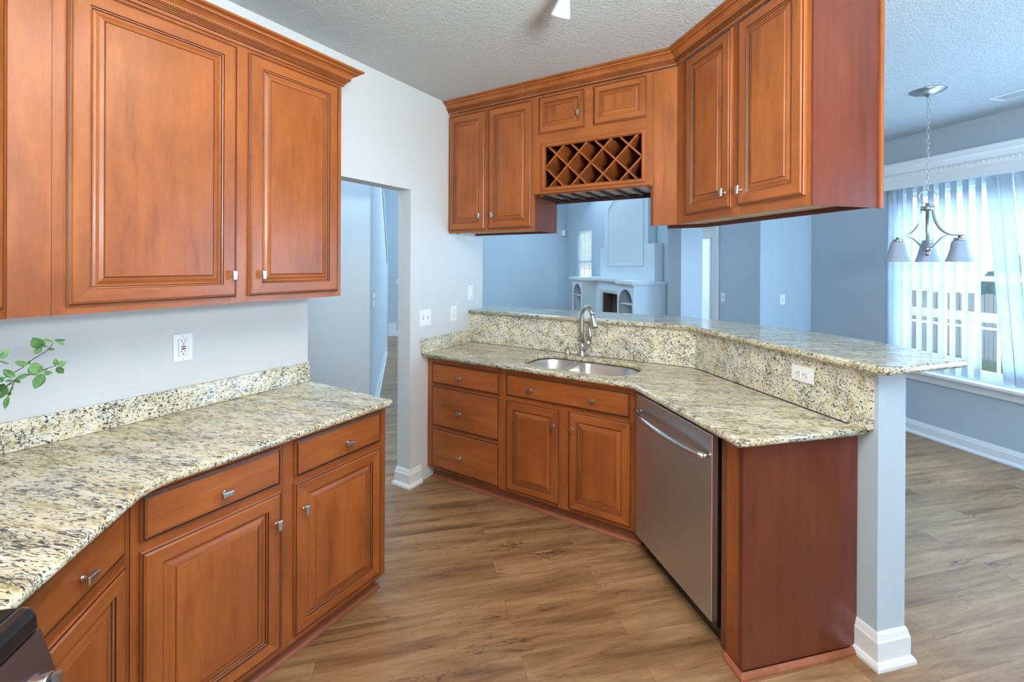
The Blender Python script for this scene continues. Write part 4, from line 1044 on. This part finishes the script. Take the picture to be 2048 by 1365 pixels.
# built in shelves and mantel (local x = -u ; local y = w - 5.5, room side negative)
fb = thing('fireplace_surround', 'pale painted built-in fireplace wall unit with arched shelves and mantel', 'fireplace', U3(0, 5.497, 0), R(-135))
D = -.55; ZM = 1.275
def arch_unit(x0, x1, name, ztop=1.245):
    w0, w1 = x0 + .05, x1 - .05; r = (w1 - w0) / 2; cx = (w0 + w1) / 2; sp = 1.16 - r * .95
    b = MB()
    arc = [(cx + (r if not 0 else 0) * math.cos(math.pi * k / 16), sp + r * .95 * math.sin(math.pi * k / 16)) for k in range(17)]
    poly = [(x0, 0), (w0, 0), (w0, sp - .03), (w0 - .018, sp)] + [(x, z) for x, z in arc[::-1][1:-1]] + [(w1 + .018, sp), (w1, sp - .03), (w1, 0), (x1, 0), (x1, ztop), (x0, ztop)]
    b.prism(poly, D, D + .02, 0, 'y')
    b.box(x0, x0 + .018, D + .02, -.001, 0, ztop); b.box(x1 - .018, x1, D + .02, -.001, 0, ztop); b.box(x0 + .018, x1 - .018, -.02, -.001, 0, ztop); b.box(x0 + .018, x1 - .018, D + .02, -.02, ztop - .018, ztop)
    o = b.build(name, BUILT, fb)
    for zz in (.52, .84, 1.0 if False else .99)[::2] if False else (.48, .92):
        s_ = MB(); s_.box(x0 + .02, x1 - .02, D + .04, -.021, zz, zz + .022); s_.build('shelf', BUILT, o)
    return o
arch_unit(-5.17, -4.63, 'arched_shelf_unit'); arch_unit(-7.18, -6.68, 'arched_shelf_unit')
b = MB(); fx0, fx1, fd = -6.68, -5.17, -.25
b.box(fx0 + .001, -6.38, fd, -.001, 0, 1.245); b.box(-5.24, fx1 - .001, fd, -.001, 0, 1.245); b.box(-6.38, -5.24, fd, -.001, 1.02, 1.245)
b.box(-6.38, -5.24, fd, -.001, 0, .16)
b.build('chimney_front', BUILT, fb)
b = MB(); xa, xb, za, zb = -6.44, -5.20, .1, 1.09
for i0, i1, yy in ((0, .02, -.03), (.02, .05, -.018)):
    b.prism([(xa + i0, za), (xa + i1, za), (xa + i1, zb - i1), (xb - i1, zb - i1), (xb - i1, za), (xb - i0, za), (xb - i0, zb - i0), (xa + i0, zb - i0)], fd + yy, fd, 0, 'y')
b.build('firebox_trim', BUILT, fb)
b = MB(); b.box(-6.379, -5.241, -.06, -.002, .161, 1.019); b.box(-6.379, -6.34, fd + .01, -.06, .161, 1.019); b.box(-5.28, -5.241, fd + .01, -.06, .161, 1.019)
for k in range(7):
    for j in range(12):
        xx = -6.33 + j * .088 + (.044 if k % 2 else 0); zz = .17 + k * .12
        if xx + .082 < -5.28: b.box(xx, xx + .082, -.07, -.06, zz, zz + .113)
b.build('firebox', BRICK, fb)
mp = fillet([(-7.26, -.002), (-7.26, D - .05), (-6.66, D - .05), (-6.58, fd - .07), (-5.26, fd - .07), (-5.18, D - .05), (-4.60, D - .05), (-4.60, -.002)], {2: .06, 3: .06, 4: .06, 5: .06})
b = MB(); b.prism(mp, 1.246, ZM + .02); b.prism(offset(ccw(mp), .02), 1.23, 1.246); b.build('mantel_shelf', BUILT, fb)
om = thing('chimney_breast', 'tall stepped chimney breast panel rising above the mantel', 'chimney breast', U3(0, 5.497, 0), R(-135))
od = -.15
b = MB(); b.prism([(-6.70, 1.297), (-6.70, 1.865), (-6.52, 1.865), (-6.52, 4.15), (-4.92, 4.15), (-4.92, 1.885), (-4.72, 1.885), (-4.72, 1.297)], od, -.001, 0, 'y'); b.build('panel_body', BUILT, om)
def mould_frame(pl, w_, y0, y1):
    b = MB(); pl = ccw(pl); i = offset(pl, w_)
    for k in range(len(pl)): l = (k + 1) % len(pl); b.prism([pl[k], pl[l], i[l], i[k]], y0, y1, 0, 'y')
    return b
mould_frame([(-6.38, 1.52), (-6.38, 2.60), (-5.05, 3.35), (-5.05, 1.53)], .03, od - .012, od).build('picture_moulding', BUILT, om)

# ---------------------------------------------------------------- outside
g = MB(); g.prism([uw(-12, 6.45), uw(20, 6.45), uw(20, 40), uw(-12, 40)], -.35, -.30); struct(g.build('ground', GRASS))
g = MB(); uwbox(g, -3, 6, 6.4, 9.3, -.12, -.06); tag(g.build('deck', DECK), 'pale weathered wooden deck outside the dining window', 'deck')
t = thing('deck_railing', 'white painted deck railing outside the dining window', 'railing', U3(0, 9.2, -.06), R(-135))
b = MB(); b.box(-6, 3, -.05, .05, .86, .98); b.build('top_rail', WHITE, t)
b = MB(); b.box(-6, 3, -.02, .02, .10, .16); b.build('bottom_rail', WHITE, t)
for k in range(7):
    x = -5.8 + k * 1.4; b = MB(); b.box(x - .05, x + .05, -.05, .05, 0, .86); b.build('post', WHITE, t)
t = thing('picket_fence', 'grey brown wooden board fence beyond the deck', 'fence', U3(0, 12.5, -.3), R(-135))
b = MB()
for k in range(110): x = -9 + k * .135; b.box(x, x + .12, -.012, .012, .05, 1.30 + .02 * (k % 2))
b.box(-9, 6, .013, .05, .3, .4); b.box(-9, 6, .013, .05, 1.0, 1.1); b.build('boards', FENCEM, t)
import bmesh
def bush(u, w, z, sx, sy, sz, label):
    bm = bmesh.new(); bmesh.ops.create_icosphere(bm, subdivisions=4, radius=1)
    from mathutils import noise as nz
    for v in bm.verts:
        d = nz.noise(v.co * 2.2 + Vector((u, w, 0))) * .35 + nz.noise(v.co * 7 + Vector((u, 0, w))) * .18
        v.co *= 1 + d; v.co = Vector((v.co.x * sx, v.co.y * sy, v.co.z * sz))
    me = bpy.data.meshes.new('shrub'); bm.to_mesh(me); bm.free(); me.materials.append(FOL)
    o = bpy.data.objects.new('shrub', me); COL.objects.link(o); o.location = U3(u, w, z); o.rotation_euler = (0, 0, R(45))
    return tag(o, label, 'shrub')
bush(5.6, 15.5, .3, 1.15, .9, 1.4, 'dark shrub behind the fence, furthest left of the shrubs outside the dining window')
bush(2.2, 15.8, .4, 1.2, .9, 1.6, 'dark shrub behind the fence, middle of the shrubs outside the dining window')
bush(-1.2, 15.6, .3, 1.15, .9, 1.4, 'dark shrub behind the fence, furthest right of the shrubs outside the dining window')
